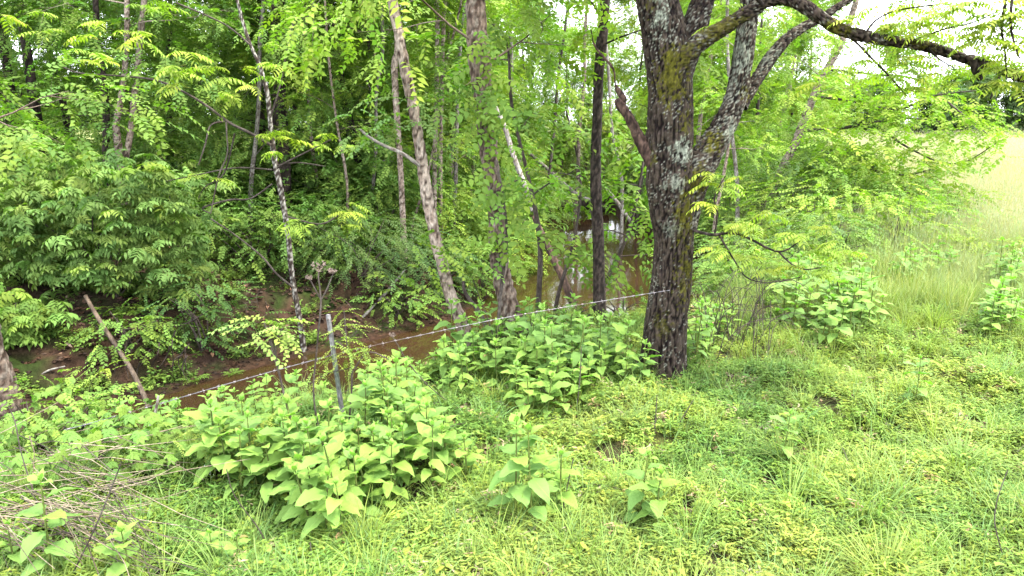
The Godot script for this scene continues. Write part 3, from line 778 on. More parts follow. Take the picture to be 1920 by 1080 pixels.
	t = stem_tree("leaning_meadow_tree", "reddish-pale trunk leaning right at the meadow's edge, its branches drooping over the grass", [[1436, 398, 24], [1455, 350, 20], [1470, 310, 18], [1490, 270, 17], [1510, 220, 17], [1530, 170, 16], [1552, 128, 14], [1575, 85, 13], [1600, 20, 12], [1621, -60, 11]], dd, "birch", 14, {"limbs": 15, "from": 0.4, "len": 3.4, "spray": S.simple, "col": bright, "per": 2, "kids": 4, "droop": 0.45})
	for b in [[[[1500, 245, 8], [1580, 240, 7], [1635, 230, 6], [1700, 222, 5], [1762, 228, 3]], 3.0], [[[1635, 230, 6], [1670, 255, 6], [1700, 275, 5], [1760, 303, 4], [1810, 303, 3], [1868, 268, 2]], 4.0], [[[1530, 280, 8], [1600, 305, 7], [1650, 322, 6], [1700, 328, 4], [1745, 318, 3]], 3.0], [[[1560, 290, 6], [1620, 318, 5], [1660, 345, 4], [1700, 352, 2]], 3.5], [[[1525, 180, 7], [1600, 190, 6], [1680, 205, 5], [1750, 180, 4], [1830, 170, 3]], 4.0], [[[1550, 130, 7], [1640, 140, 6], [1720, 150, 5], [1800, 210, 4], [1850, 250, 2]], 4.5], [[[1740, 318, 3], [1715, 350, 3], [1690, 372, 2]], 4.0]]:
		var o := extra_limb(t, b[0].map(func(q): return [q[0], q[1], q[2] * 0.75]), dd, dd - b[1], "twig", "")
	leaf_sprays(t, [[1540, 240], [1580, 225], [1620, 215], [1660, 205], [1700, 210], [1740, 200], [1780, 215], [1760, 240], [1720, 240], [1680, 250], [1640, 255], [1600, 260], [1560, 265], [1620, 180], [1680, 175], [1740, 170], [1800, 180], [1840, 200], [1830, 235], [1860, 255], [1865, 280], [1840, 285], [1800, 295], [1770, 290], [1740, 270], [1580, 300], [1620, 305], [1660, 320], [1700, 320], [1740, 315], [1550, 310], [1600, 330], [1560, 200], [1600, 150], [1660, 140], [1720, 130], [1880, 235], [1850, 225], [1780, 320], [1700, 345], [1665, 290], [1625, 285], [1590, 190], [1540, 160], [1770, 255], [1700, 280]], dd - 3.2, S.round + S.simple, 1.45, Color(0.170, 0.250, 0.038), 11, 34, 1.6)
	# trunk at the left edge of the picture
	stem_tree("left_edge_birch", "flaky birch trunk cut by the left edge of the view", [[16, 765, 50], [2, 705, 44], [-16, 650, 40], [-30, 570, 38], [-55, 450, 36], [-90, 250, 34]], 7.4, "flaky", 26, {"limbs": 6, "from": 0.6, "len": 2.0, "spray": S.simple, "col": mid, "kids": 3})
	# big-leaved saplings before the creek
	for s in [["big_leaved_sapling", "grey-stemmed sapling with large drooping leaves just right of the vine-clad trunk", [[1005, 640, 11], [1010, 560, 11], [1013, 480, 10], [1008, 420, 10], [990, 330, 7], [960, 200, 6], [950, 80, 4], [915, 40, 3]], 8.6], ["big_leaved_sapling", "forked thin sapling with bright leaves between the brown dead trunk and dark trunk", [[1032, 640, 8], [1045, 560, 8], [1062, 500, 7], [1080, 430, 5], [1088, 330, 4], [1060, 200, 3]], 9.0], ["big_leaved_sapling", "slanting thin sapling touching the dark trunk from the right", [[1085, 645, 9], [1110, 580, 9], [1150, 500, 8], [1180, 430, 6], [1200, 340, 5], [1215, 240, 3]], 9.2]]:
		stem_tree(s[0], s[1], s[2], s[3], "twig", 9, {"limbs": 7, "from": 0.45, "len": 0.75, "level": 1, "kids": 2, "spray": S.broad, "col": Color(0.115, 0.19, 0.030), "per": 1, "size": 0.85, "above": 0, "droop": 0.4, "rise": 0.2}, "", 0.1)
	var a := thing("big_leaved_bush", "bush of large soft green leaves hanging in front of the vine-clad trunk", "bush", on_ground(925, 660))
	var st := px_stem([[930, 650, 7], [938, 560, 7], [950, 450, 6], [945, 380, 5], [930, 300, 4]], -a.position.z - 0.1, a.position)
	st[0][0].y = -0.05
	var mb := MB.new(); tube(mb, st[0], st[1], 7, "twig", 0.2, 0.1); part("stem", mb.mesh(), M.bark, a)
	leaf_sprays(a, [[960, 330], [985, 340], [1000, 300], [1020, 290], [985, 280], [970, 365], [985, 390], [1010, 370], [1040, 350], [915, 260], [1040, 210], [1000, 230], [985, 440], [1060, 240], [975, 250], [1030, 320]], -a.position.z - 0.15, S.broad, 0.62, Color(0.125, 0.205, 0.030), 1)

func extra_limb(t: Node3D, list: Array, d0: float, d1: float, style: String, label: String) -> MeshInstance3D:
	var st := px_stem(list, d0, t.position, d1)
	var mb := MB.new(); tube(mb, st[0], st[1], 12 if style in ["birch", "pale"] else 6, style, 0.7, 0.06)
	var o := part("limb", mb.mesh(), M.bark, t)
	if label: o.set_meta("label", label)
	return o
func leaf_sprays(t: Node3D, list: Array, d: float, kinds: Array, size: float, col: Color, per: int, wob := 16.0, dw := 0.3) -> void:
	var xf := []; var cols := []
	for q in list:
		for k in per:
			var p := at(q[0] + rf(-wob, wob), q[1] + rf(-wob, wob) * 0.7, d + rf(-dw, dw)) - t.position
			xf.append(frame(p, Vector3(rf(-1, 1), rf(-0.4, 0.15), rf(-1, 1)), Vector3(rf(-.3, .3), 1, rf(-.3, .3)), size * rf(0.7, 1.2))); cols.append(tone(col, 0.22))
	spread("leaves", kinds, M.thin, xf, cols, t)
func vine_on(t: Node3D, list: Array, d: float) -> void:
	var xf := []; var cols := []
	for q in list:
		for k in 3:
			var p := at(q[0] + rf(-1, 1) * q[2], q[1] + rf(-1, 1) * q[2], d - 0.15 - rf(0, 0.2)) - t.position
			xf.append(frame(p, Vector3(rf(-1, 1), rf(-1.0, 0.0), rf(-0.2, 0.8)), Vector3(0, 0.6, 1), rf(0.5, 0.85))); cols.append(tone(Color(0.11, 0.18, 0.03), 0.25))
	spread("vine", S.broad, M.thin, xf, cols, t)

# ---------------------------------------------------------------- the wood behind
func wood_tree(label: String, group: String, p: Vector3, h: float, style: String, crown: Dictionary, r: float) -> Node3D:
	var t := thing("woodland_tree", label, "tree", p, group)
	var pts := [Vector3(0, -0.15, 0)]; var rad := [r * 1.3]
	var q := Vector3.ZERO; var dir := Vector3(rf(-.15, .15), 1, rf(-.1, .1))
	for k in 7:
		dir = (dir + Vector3(rf(-.15, .15), 0.25, rf(-.15, .15))).normalized()
		q += dir * h / 7.0; pts.append(q); rad.append(maxf(r * (1.0 - 0.85 * (k + 1) / 7.0), 0.01))
	var mb := MB.new(); tube(mb, pts, rad, 9, style, p.x, 0.12)
	part("trunk", mb.mesh(), M.bark, t)
	crown_on(t, pts, rad, style, crown)
	return t
func woodland() -> void:
	var dark_set := []; var light_set := []
	var L1 := "dark green tree in the shaded wood on the left"
	var L2 := "bright leafy tree in the wood beyond the creek"
	for k in 4:
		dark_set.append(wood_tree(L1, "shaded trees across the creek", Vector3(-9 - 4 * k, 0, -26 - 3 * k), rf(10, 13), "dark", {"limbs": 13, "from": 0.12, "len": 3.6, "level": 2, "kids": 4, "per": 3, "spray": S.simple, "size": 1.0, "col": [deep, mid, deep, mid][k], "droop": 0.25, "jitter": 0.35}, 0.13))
	for k in 4:
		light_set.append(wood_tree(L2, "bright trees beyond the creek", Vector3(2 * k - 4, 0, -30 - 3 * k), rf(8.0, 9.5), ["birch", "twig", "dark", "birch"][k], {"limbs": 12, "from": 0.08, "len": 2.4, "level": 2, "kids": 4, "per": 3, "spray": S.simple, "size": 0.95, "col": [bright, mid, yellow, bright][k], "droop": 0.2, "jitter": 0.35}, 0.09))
	var dspots := [[-5.2, 15.5], [-5.9, 17.0], [-11.5, 16.5], [-7, 18.5], [-3.8, 18.0], [-10, 20], [-14, 20], [-5.5, 22], [-12.5, 24], [-2.8, 21.5], [-8, 25.5], [-16, 26], [-4.5, 27], [-11, 30], [-18, 33], [-7, 31], [-14, 12.5], [-9, 36], [-13, 36], [-17, 39], [-22, 42], [-6.5, 35], [-24, 34], [-28, 39], [-21, 31], [-25, 36], [-17, 14], [-20.5, 17.5], [-25, 22], [-19, 23.5], [-29, 28], [-24, 15]]
	var lspots := [[-1.6, 19], [-0.8, 23], [-2.4, 26], [-0.4, 28.5], [-3.5, 31], [0.6, 33.5], [-1.2, 35.5], [2.4, 35], [4.0, 38], [6.2, 34], [5.6, 28.5], [7.8, 30.5], [6.6, 24.5], [9.5, 27], [8.2, 36], [-5.5, 36], [1.2, 40], [-3, 42], [10, 33], [6, 42], [-8, 40], [-13, 41], [-19, 40], [-24, 36], [-1.8, 38], [0.2, 44], [-4.5, 39], [8.5, 40], [10.5, 37], [3.4, 46], [6.8, 46], [12.5, 41], [-6, 44], [-9.5, 45], [13, 33], [15.5, 38], [11.5, 30]]
	place(dark_set, dspots, L1, "shaded trees across the creek")
	place(light_set, lspots, L2, "bright trees beyond the creek")
	# line of trees along the far side of the meadow, and beyond the field on the left
	var far := []
	var L3 := "distant tree in the line behind the pale meadow"
	for k in 3:
		far.append(wood_tree(L3, "tree line behind the meadow", Vector3(40 + 6 * k, 0, -95), rf(6.5, 8.5), "dark", {"limbs": 10, "from": 0.06, "len": 3.4, "level": 1, "kids": 5, "per": 4, "spray": S.far, "size": 1.4, "col": [Color(0.045, 0.075, 0.026), Color(0.06, 0.095, 0.03), mid][k], "droop": 0.15, "jitter": 0.9}, 0.2))
	var fs := []
	for k in 26: fs.append([20.0 + k * 3.4 + rf(-1, 1), 82.0 + rf(-3, 9) + k * 0.5])
	place(far, fs, L3, "tree line behind the meadow")
	var L4 := "distant tree beyond the left-hand field"
	var fl := copy_of(far[0], "woodland_tree", L4, "trees beyond the left-hand field")
	var ls := []
	for k in 18: ls.append([-78.0 + k * 4.4 + rf(-1, 1), 88.0 + rf(-3, 8)])
	place([fl], ls, L4, "trees beyond the left-hand field")
func place(set_: Array, spots: Array, label: String, group: String) -> void:
	var all_ := []
	for k in spots.size():
		var o: Node3D = set_[k % set_.size()] if k < set_.size() else copy_of(set_[k % set_.size()], "woodland_tree", label, group)
		o.position = Vector3(spots[k][0], gh(spots[k][0], spots[k][1]), -spots[k][1])
		o.rotation.y = rf(0, TAU) if k >= set_.size() else 0.0
		o.scale = Vector3.ONE * rf(0.85, 1.15)
		all_.append(o)
	order_labels(all_, label, ["nearest row", "middle row", "farthest row"] if spots.size() < 40 and spots[0][1] < 50 else ["nearer row", "farther row"])

# ---------------------------------------------------------------- shrubs
func shrub(called: String, label: String, cat: String, base: Vector3, r: Vector3, up: float, stems: int, n: int, kinds: Array, size: float, col: Color, style := "twig", group := "") -> Node3D:
	# leaves fill an ellipsoid of half-axes r whose middle is up over the base
	var t := thing(called, label, cat, base, group)
	var ends := []
	for k in stems:
		var e := rv().normalized() * rf(0.55, 0.95)
		var tip := Vector3(e.x * r.x, up + absf(e.y) * r.y * 0.8, e.z * r.z)
		var m := tip * 0.5 + Vector3(rf(-.2, .2) * r.x, up * 0.15, rf(-.2, .2) * r.z)
		var mb := MB.new(); tube(mb, [Vector3(rf(-.1, .1), -0.08, rf(-.1, .1)), m, tip], [0.016, 0.011, 0.004], 5, style, k, 0.3, 0.0, false)
		part("stem", mb.mesh(), M.bark, t)
		ends.append([m, tip])
	var xf := []; var cols := []
	for k in n:
		var e := rv().normalized() * pow(rng.randf(), 0.33)
		var lump := 1.0 + 0.5 * n1.get_noise_3d(e.x * 2.4 + base.x, e.y * 2.4, e.z * 2.4 + base.z)
		var p := Vector3(e.x * r.x, e.y * r.y, e.z * r.z) * lump + Vector3(0, up, 0)
		if p.y < -0.1: continue
		var out := Vector3(e.x, 0.15 * e.y, e.z) + rv() * 0.6
		out.y = out.y * 0.5 - 0.12
		xf.append(frame(p, out, Vector3(rf(-.35, .35), 1, rf(-.35, .35)), size * rf(0.65, 1.2))); cols.append(tone(col, 0.3))
	spread("leaves", kinds, M.thin, xf, cols, t)
	return t
func at_ground(x: float, d: float) -> Vector3: return Vector3(x, gh(x, d), -d)

func shrubs() -> void:
	var elder := Color(0.128, 0.205, 0.050)
	shrub("elder_bush", "large elder bush of drooping pinnate leaves on the far bank, above the bare leaning pole", "bush", at_ground(-6.55, 10.9), Vector3(1.75, 1.15, 1.1), 1.25, 9, 640, S.elder, 1.02, elder)
	shrub("elder_bush", "elder bush cut by the left edge of the view, beside the larger elder", "bush", at_ground(-8.9, 10.9), Vector3(1.5, 1.2, 1.1), 1.35, 7, 460, S.elder, 1.0, elder * 1.1)
	leaf_sprays(get_node("elder_bush"), [[240, 300], [180, 310], [150, 300], [290, 310], [120, 330], [60, 290], [30, 280], [330, 400], [310, 380], [350, 420]], 10.4, S.elder, 1.2, Color(0.13, 0.20, 0.032), 2)
	shrub("round_leaved_bush", "low bush with roundish leaves hanging over the bare far bank right of the elder", "bush", at_ground(-4.9, 10.3), Vector3(0.95, 0.6, 0.5), 0.55, 6, 190, S.round, 0.85, Color(0.070, 0.130, 0.034))
	shrub("small_leaved_bush", "spreading small-leaved bush on the far bank behind the post", "bush", at_ground(-2.95, 13.1), Vector3(1.5, 0.8, 0.8), 0.5, 9, 620, S.fine, 1.3, Color(0.085, 0.14, 0.045))
	shrub("small_leaved_bush", "small-leaved bush on the far bank at the left foot of the leaning river birch", "bush", at_ground(-1.7, 14.1), Vector3(1.0, 0.75, 0.7), 0.4, 7, 420, S.round, 0.9, Color(0.075, 0.13, 0.040))
	shrub("dark_bush", "dark leafy bush above the bare bank left of the pinnate sapling", "bush", at_ground(-5.0, 13.2), Vector3(1.6, 0.9, 0.9), 0.7, 7, 520, S.round, 1.1, deep)
	shrub("dark_bush", "dark leafy bush behind the pinnate sapling's foot", "bush", at_ground(-3.9, 13.6), Vector3(1.1, 0.8, 0.8), 0.6, 7, 380, S.simple, 0.9, deep)
	# the wood's undergrowth
	var U1 := "undergrowth bush in the shaded wood on the left"
	var U2 := "bright undergrowth bush in the wood beyond the creek"
	var us := []; var ub := []
	for k in 3:
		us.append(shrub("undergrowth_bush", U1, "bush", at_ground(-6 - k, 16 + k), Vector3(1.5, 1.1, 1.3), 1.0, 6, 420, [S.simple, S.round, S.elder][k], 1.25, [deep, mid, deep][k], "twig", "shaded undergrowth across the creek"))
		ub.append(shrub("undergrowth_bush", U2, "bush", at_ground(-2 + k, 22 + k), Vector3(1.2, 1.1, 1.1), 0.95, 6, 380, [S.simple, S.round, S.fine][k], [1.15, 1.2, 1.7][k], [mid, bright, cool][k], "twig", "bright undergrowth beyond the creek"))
	var sp := [[-6.8, 14.2], [-8.4, 16.8], [-10.2, 14.6], [-4.2, 16.2], [-12.4, 17.8], [-6, 20], [-9, 22], [-14.5, 23], [-3.2, 17.2], [-11.5, 26.5], [-5, 24], [-7.5, 28], [-16, 19], [-18, 28], [-11, 12.6], [-13.6, 14.8], [-3.0, 15.4], [-6.2, 17.2], [-4.5, 20.0], [-10, 33], [-15, 34], [-15.5, 12], [-18, 15], [-21, 20], [-17.5, 19.5], [-22, 14.5]]
	var all_ := []
	for k in sp.size():
		var o: Node3D = us[k] if k < 3 else copy_of(us[k % 3], "undergrowth_bush", U1, "shaded undergrowth across the creek")
		o.position = at_ground(sp[k][0], sp[k][1]); o.rotation.y = k * 1.9; o.scale = Vector3.ONE * rf(0.8, 1.25)
		all_.append(o)
	order_labels(all_, U1, ["nearest row", "middle row", "farthest row"])
	sp = [[-1.4, 16.6], [-1.0, 18.2], [-0.8, 20.5], [-1.7, 22], [-0.2, 25.5], [0.0, 30], [1.0, 32], [2.6, 30.5], [3.6, 32.5], [-2.4, 24.5], [-2.2, 29], [-1.0, 32], [5.4, 30], [6.2, 26.5], [7.2, 22.5], [5.9, 20.2], [8.6, 24.5], [7.6, 28], [9.8, 31], [3, 37], [-4, 34], [-2.2, 18.6], [0.4, 36], [5.2, 24.0], [9.4, 28.0], [11, 36]]
	all_ = []
	for k in sp.size():
		var o: Node3D = ub[k] if k < 3 else copy_of(ub[k % 3], "undergrowth_bush", U2, "bright undergrowth beyond the creek")
		o.position = at_ground(sp[k][0], sp[k][1]); o.rotation.y = k * 1.7; o.scale = Vector3.ONE * rf(0.75, 1.2)
		all_.append(o)
	order_labels(all_, U2, ["nearest row", "middle row", "farthest row"])
	for q in [[-0.75, 14.9, 0.75, "leafy bush on the far bank between the two big creek trunks", mid, S.round, 1.0], [-0.2, 17.2, 0.9, "bush on the far bank seen right of the vine-clad trunk", bright, S.simple, 1.0], [0.3, 20.5, 1.0, "bush overhanging the creek's far bend from the left", mid, S.round, 1.2], [-1.9, 16.0, 0.9, "bush behind the leaning river birch", bright, S.simple, 1.0], [-3.1, 15.2, 0.9, "bush behind the spreading small-leaved bush", mid, S.fine, 1.5]]:
		shrub("creekside_bush", q[3], "bush", at_ground(q[0], q[1]), Vector3(q[2] * 1.2, q[2], q[2]), q[2] * 0.85, 7, int(380 * q[2]), q[5], q[6], q[4])
	for q in [[-5.75, 9.75, 0.55, "small bush hanging over the bank just right of the leaning pole", mid, S.round], [-7.3, 9.3, 0.6, "small bush low on the bank left of the leaning pole", mid, S.elder], [-2.2, 12.6, 0.55, "small bush on the bank's lip behind the post", mid, S.round]]:
		shrub("bank_bush", q[3], "bush", at_ground(q[0], q[1]), Vector3(q[2] * 1.4, q[2] * 0.7, q[2] * 0.8), q[2] * 0.45, 6, 130, q[5], 0.95, q[4])
	# thicket on the near bank, right of the lichen tree
	for q in [[4.1, 11.6, 0.9, "low grey-green bush behind the dead stem tangle, nearest the lichen tree", cool, S.fine, 1.4], [4.9, 13.6, 1.1, "leafy bush in the thicket right of the lichen tree, left of the leaning meadow trunk", mid, S.round, 1.0], [6.4, 15.6, 1.2, "taller bush of the thicket at the foot of the leaning meadow trunk", bright, S.simple, 1.0], [7.2, 16.8, 1.1, "grey-green bush at the meadow's edge right of the leaning trunk", cool, S.fine, 1.5], [8.6, 18.6, 1.2, "bush on the meadow's edge under the drooping branches", mid, S.locust, 1.5], [3.7, 10.5, 0.6, "low bush at the water seen just right of the lichen tree", mid, S.simple, 0.8], [6.3, 18.6, 1.5, "broad bush behind the leaning meadow trunk", mid, S.simple, 1.2],
			[6.3, 13.2, 0.95, "bright leafy bush before the leaning trunk's foot, nearest the meadow herbs", bright, S.round, 1.1], [7.7, 15.0, 1.05, "bush between the leaning trunk and the meadow, left of the drooping tips", mid, S.simple, 1.05], [9.3, 17.0, 1.1, "outermost bush of the thicket on the meadow side", bright, S.round, 1.3], [8.4, 20.5, 1.5, "tall bush behind the drooping branches", mid, S.simple, 1.2], [10.2, 21.5, 1.3, "bush farthest right behind the drooping branches", bright, S.simple, 1.1], [3.35, 9.7, 0.5, "low bush right behind the lichen tree's low twig", mid, S.round, 0.8], [4.35, 10.9, 0.6, "low bush behind the yellow fronds, left one of two", bright, S.simple, 0.8], [5.3, 11.3, 0.6, "low bush behind the yellow fronds, right one of two", mid, S.fine, 1.3], [6.9, 12.4, 0.85, "low bright bush bordering the meadow behind the herb bed", bright, S.round, 0.9], [8.3, 13.6, 0.7, "low bush in the meadow's edge under the lowest drooping branch", mid, S.simple, 0.9], [9.9, 15.4, 0.75, "low bush jutting into the meadow from the thicket", bright, S.round, 1.1],
			[5.6, 12.1, 0.7, "small bush at the left end of the thicket, behind the meadow-edge bed", cool, S.round, 0.9]]:
		shrub("thicket_bush", q[3], "bush", at_ground(q[0], q[1]), Vector3(q[2] * 1.15, q[2] * 0.9, q[2]), q[2] * 0.75, 8, int(360 * q[2]), q[5], q[6], q[4])
	for q in [[1500, 490, 0.5, "bright low shrub among the yellow fronds right of the lichen tree", bright], [1590, 500, 0.5, "bright low shrub behind the meadow-edge bed, on its right", bright], [1410, 540, 0.45, "low shrub left of the meadow-edge bed by the dead stem tangle", mid], [1640, 450, 0.55, "low yellow-green shrub in the grass under the drooping tips", yellow], [1770, 480, 0.5, "low shrub in the long grass, middle of the right edge area", bright], [1860, 500, 0.5, "low shrub in the long grass nearest the right edge", yellow]]:
		shrub("meadow_shrub", q[3], "shrub", on_ground(q[0], q[1]), Vector3(q[2] * 1.3, q[2] * 0.75, q[2]), q[2] * 0.5, 6, 150, S.round + S.simple, 0.75, q[4])
	# seedlings along the near bank's edge
	for q in [[1020, 622, "low leafy seedling patch between the vine-clad and dark trunks", 0.32], [1165, 600, "low leafy seedling patch left of the lichen tree's trunk", 0.34], [1080, 612, "low leafy seedling patch at the brown dead trunk's foot", 0.3]]:
		var g := on_ground(q[0], q[1])
		shrub("seedling_patch", q[2], "seedlings", g, Vector3(q[3] * 1.3, q[3] * 0.7, q[3]), q[3] * 0.5, 5, 60, S.round, 0.55, mid)

# ---------------------------------------------------------------- wood and litter on the banks
func stick(called: String, label: String, cat: String, list: Array, d0: float, d1: float, style: String, sides := 10, group := "") -> Node3D:
	var base := at(list[0][0], list[0][1], d0)
	var t := thing(called, label, cat, base, group)
	var st := px_stem(list, d0, base, d1)
	var mb := MB.new(); tube(mb, st[0], st[1], sides, style, d0, 0.05)
	part("wood", mb.mesh(), M.bark, t)
	return t
func bank_objects() -> void:
	stick("leaning_pole", "bare pale-brown pole leaning from the creek's edge up into the elder", "pole", [[280, 764, 10], [250, 700, 9], [222, 655, 8], [190, 606, 8], [160, 555, 7]], 8.6, 9.9, "tan", 12)
	stick("dead_trunk", "short brown dead trunk leaning left over the water right of the vine-clad tree", "dead trunk", [[1084, 596, 18], [1060, 532, 15], [1040, 490, 14], [1017, 440, 12], [1002, 408, 9]], 9.4, 11.2, "red", 16)
	stick("pale_leaning_trunk", "whitish dead trunk leaning behind the vine-clad tree", "dead trunk", [[1000, 395, 10], [985, 350, 10], [965, 298, 10], [945, 235, 9], [926, 195, 7]], 12.6, 13.2, "pale", 12)
	stick("crooked_snag", "crooked bare grey stem at the water between the birch and vine-clad tree", "dead stem", [[915, 660, 8], [910, 610, 9], [893, 578, 9], [872, 548, 7], [868, 520, 5]], 8.2, 8.3, "twig", 10)
	stick("drift_log", "dark drift log lying across the creek's far end", "log", [[1025, 398, 16], [1060, 386, 24], [1100, 383, 22], [1140, 392, 14]], 27.5, 28.5, "dark", 12)
	stick("fallen_limb", "pale fallen limb slanting over the drift log", "log", [[990, 285, 6], [1030, 320, 7], [1065, 352, 8], [1095, 372, 8], [1130, 375, 6]], 24, 25, "pale", 10)
	stick("fallen_limb", "pale fallen limb resting against the dark trunk's right side", "log", [[1110, 342, 6], [1140, 360, 7], [1165, 390, 8], [1185, 420, 6]], 22, 21, "pale", 10)
	stick("driftwood_branch", "grey driftwood branch slanting down the red bank behind the post", "branch", [[672, 602, 5], [690, 585, 6], [712, 562, 6], [735, 535, 5], [760, 505, 3]], 12.3, 13.0, "pale", 8)
	stick("bank_branch", "thin bare branch lying across the far bank below the round-leaved bush", "branch", [[205, 640, 4], [240, 617, 5], [300, 612, 4], [345, 608, 3], [395, 580, 2]], 9.9, 10.1, "twig", 7)
	stick("bank_branch", "pale bare twig lying on the far bank left of the leaning pole", "branch", [[68, 710, 3], [90, 695, 4], [122, 687, 3]], 8.9, 9.0, "pale", 7)
	stick("bank_branch", "pale bare branch lying low behind the pinnate sapling's foot", "branch", [[440, 633, 4], [470, 630, 5], [510, 632, 4], [595, 645, 3]], 11.1, 11.2, "pale", 7)
	# bare exposed roots in the dark hollow of the far bank
	var rt := thing("root_tangle", "dark tangle of bare roots in the far bank left of the leaning pole", "roots", at_ground(-5.9, 9.6))
	for k in 26:
		var a := Vector3(rf(-1.3, 1.1), rf(0.15, 0.5), rf(-0.35, 0.1)); var mb := MB.new()
		var g := a + Vector3(rf(-0.4, 0.4), rf(-0.25, -0.5), rf(0.1, 0.5))
		tube(mb, [a, (a + g) * 0.5 + Vector3(rf(-.12, .12), rf(-.03, .1), rf(0, .12)), g], [0.014, 0.010, 0.004], 5, "dark", k, 0.08, 0.0, false)
		part("root", mb.mesh(), M.bark, rt)
	# dead leaves lying on the far bank and the wood's floor
	var mb2 := MB.new()
	leaf(mb2, Vector3(-0.05, 0, 0), Vector3.RIGHT, Vector3.UP, 0.1, 0.055, GREY, 2, 0.3, 0.3)
	var lm := mb2.mesh(); var xf := []; var cols := []
	for k in 5200:
		var x := rf(-9, 0.5); var d := rf(8, 19)
		var s := side(x, d)
		if s.y < 0.5 or s.x < 0.5 or (s.x < 1.6 and rng.randf() < 0.5): continue
		xf.append(spun(Vector3(x, gh(x, d) + 0.015, -d), rf(0.6, 1.2), 0.5)); cols.append(tone([Color(0.10, 0.055, 0.035), Color(0.17, 0.11, 0.075), Color(0.06, 0.035, 0.026)][k % 3]))
	for k in 5000:
		var x := rf(-4, 7); var d := rf(3, 12)
		var s := side(x, d)
		if s.y > 0.5 or s.x < 0.6: continue
		xf.append(spun(Vector3(x, gh(x, d) + 0.012, -d), rf(0.5, 1.0), 0.4)); cols.append(tone([Color(0.20, 0.14, 0.10), Color(0.28, 0.20, 0.15)][k % 2]))
	tag(many("fallen_leaves", lm, M.litter, xf, cols, self), "dead brown leaves scattered over the banks and under the trees", "leaf litter")
	var tm := MB.new()
	for k in 90:
		var g := Vector3(rf(-2.5, 4.5), 0, -rf(3.3, 8.5)); g.y = gh(g.x, -g.z) + rf(0.02, 0.07)
		if side(g.x, -g.z).x < 0.8: continue
		var dv := Vector3(rf(-1, 1), rf(-.1, .25), rf(-1, 1)).normalized() * rf(0.12, 0.5)
		tube(tm, [g, g + dv * 0.5 + Vector3(0, rf(0, .03), 0), g + dv], [0.0045, 0.0035, 0.0015], 4, "twig", k, 0.0, 0.0, false)
	tag(part("fallen_twigs", tm.mesh(), M.bark, self, "stuff"), "thin dead twigs lying scattered in the near bank's green carpet", "twigs")
	# clods and rootlets that roughen the bare bank
	var cm := MB.new()
	for r in 3:
		for s in 6:
			var e := Vector3(cos(TAU * s / 6.0) * [0.9, 1.0, 0.5][r], [0.0, 0.35, 0.75][r], sin(TAU * s / 6.0) * [0.9, 1.0, 0.5][r])
			cm.vert(e * (1.0 + 0.35 * n2.get_noise_3d(e.x * 2.0, e.y * 2.0, e.z * 2.0)), Color.WHITE)
	for r in 2:
		for s in 6: cm.quad(r * 6 + s, r * 6 + 6 + s, r * 6 + 6 + (s + 1) % 6, r * 6 + (s + 1) % 6)
	for s in range(1, 5): cm.tri(12, 12 + s, 13 + s)
	xf = []; cols = []
	for k in 16000:
		var x := rf(-9, 1.2); var d := rf(6.5, 17)
		var s := side(x, d)
		if s.y < 0.5 or s.x < 0.1 or s.x > 2.6: continue
		xf.append(Transform3D(Basis.from_euler(Vector3(rf(-.6, .6), rf(0, TAU), rf(-.6, .6))).scaled(Vector3(rf(0.8, 1.4), rf(0.4, 0.9), rf(0.8, 1.4)) * rf(0.012, 0.05)), Vector3(x, gh(x, d) - 0.004, -d)))
		cols.append(tone(mixc(Color(0.030, 0.018, 0.012), Color(0.085, 0.053, 0.036), rng.randf()), 0.2))
	tag(many("soil_clods", cm.mesh(), M.soil, xf, cols, self), "crumbly reddish soil clods on the bare face of the far bank", "soil")
	var rl := thing("rootlets", "thin bare roots hanging from the bank's lip between the elder and river birch", "roots", at_ground(-4.0, 11.4))
	for k in 70:
		var x := rf(-6.0, -0.9); var d := 8.0
		while side(x, d).y < 0.5 or side(x, d).x < 0.0 or gh(x, d) < -0.75 + 0.2 * sin(k): d += 0.1
		var p0 := Vector3(x, gh(x, d) + 0.03, -d) - rl.position; var mb := MB.new()
		var p1 := p0 + Vector3(rf(-.15, .15), rf(-.06, .1), rf(.08, .2)); var p2 := p1 + Vector3(rf(-.2, .2), rf(-.35, -.12), rf(-.02, .12))
		tube(mb, [p0, p1, p2], [0.007, 0.005, 0.0022], 4, "twig", k, 0.1, 0.0, false)
		part("root", mb.mesh(), M.bark, rl)
	# ferns on the damp far bank
	var fern := thing("fern", "fern with spreading fronds on the damp bank right of the leaning pole", "fern", at_ground(-4.75, 9.55))
	var fm := MB.new()
	for k in 7:
		var a := k * 0.9 + rf(-.2, .2)
		compound(fm, Vector3.ZERO, Vector3(cos(a), 0.7, sin(a)), Vector3.UP, 9, 0.32, 0.06, 0.018, 0.35)
	var fr := part("fronds", fm.mesh(), M.grass, fern); fr.scale = Vector3.ONE
	var fc: StandardMaterial3D = M.grass.duplicate(); fc.albedo_color = Color(0.10, 0.17, 0.03).linear_to_srgb(); fr.material_override = fc
	for q in [[-4.3, 9.9, 0.7, "small fern higher on the bank right of the larger fern"], [-5.3, 9.2, 0.7, "small fern close to the foot of the leaning pole"], [-5.0, 10.1, 0.8, "fern under the round-leaved bush"], [-3.5, 11.2, 0.7, "small fern near the pinnate sapling's foot"]]:
		var o := copy_of(fern, "fern", q[3], "ferns on the far bank"); o.position = at_ground(q[0], q[1]); o.scale = Vector3.ONE * q[2]; o.rotation.y = q[0] * 7.0
	fern.set_meta("group", "ferns on the far bank")

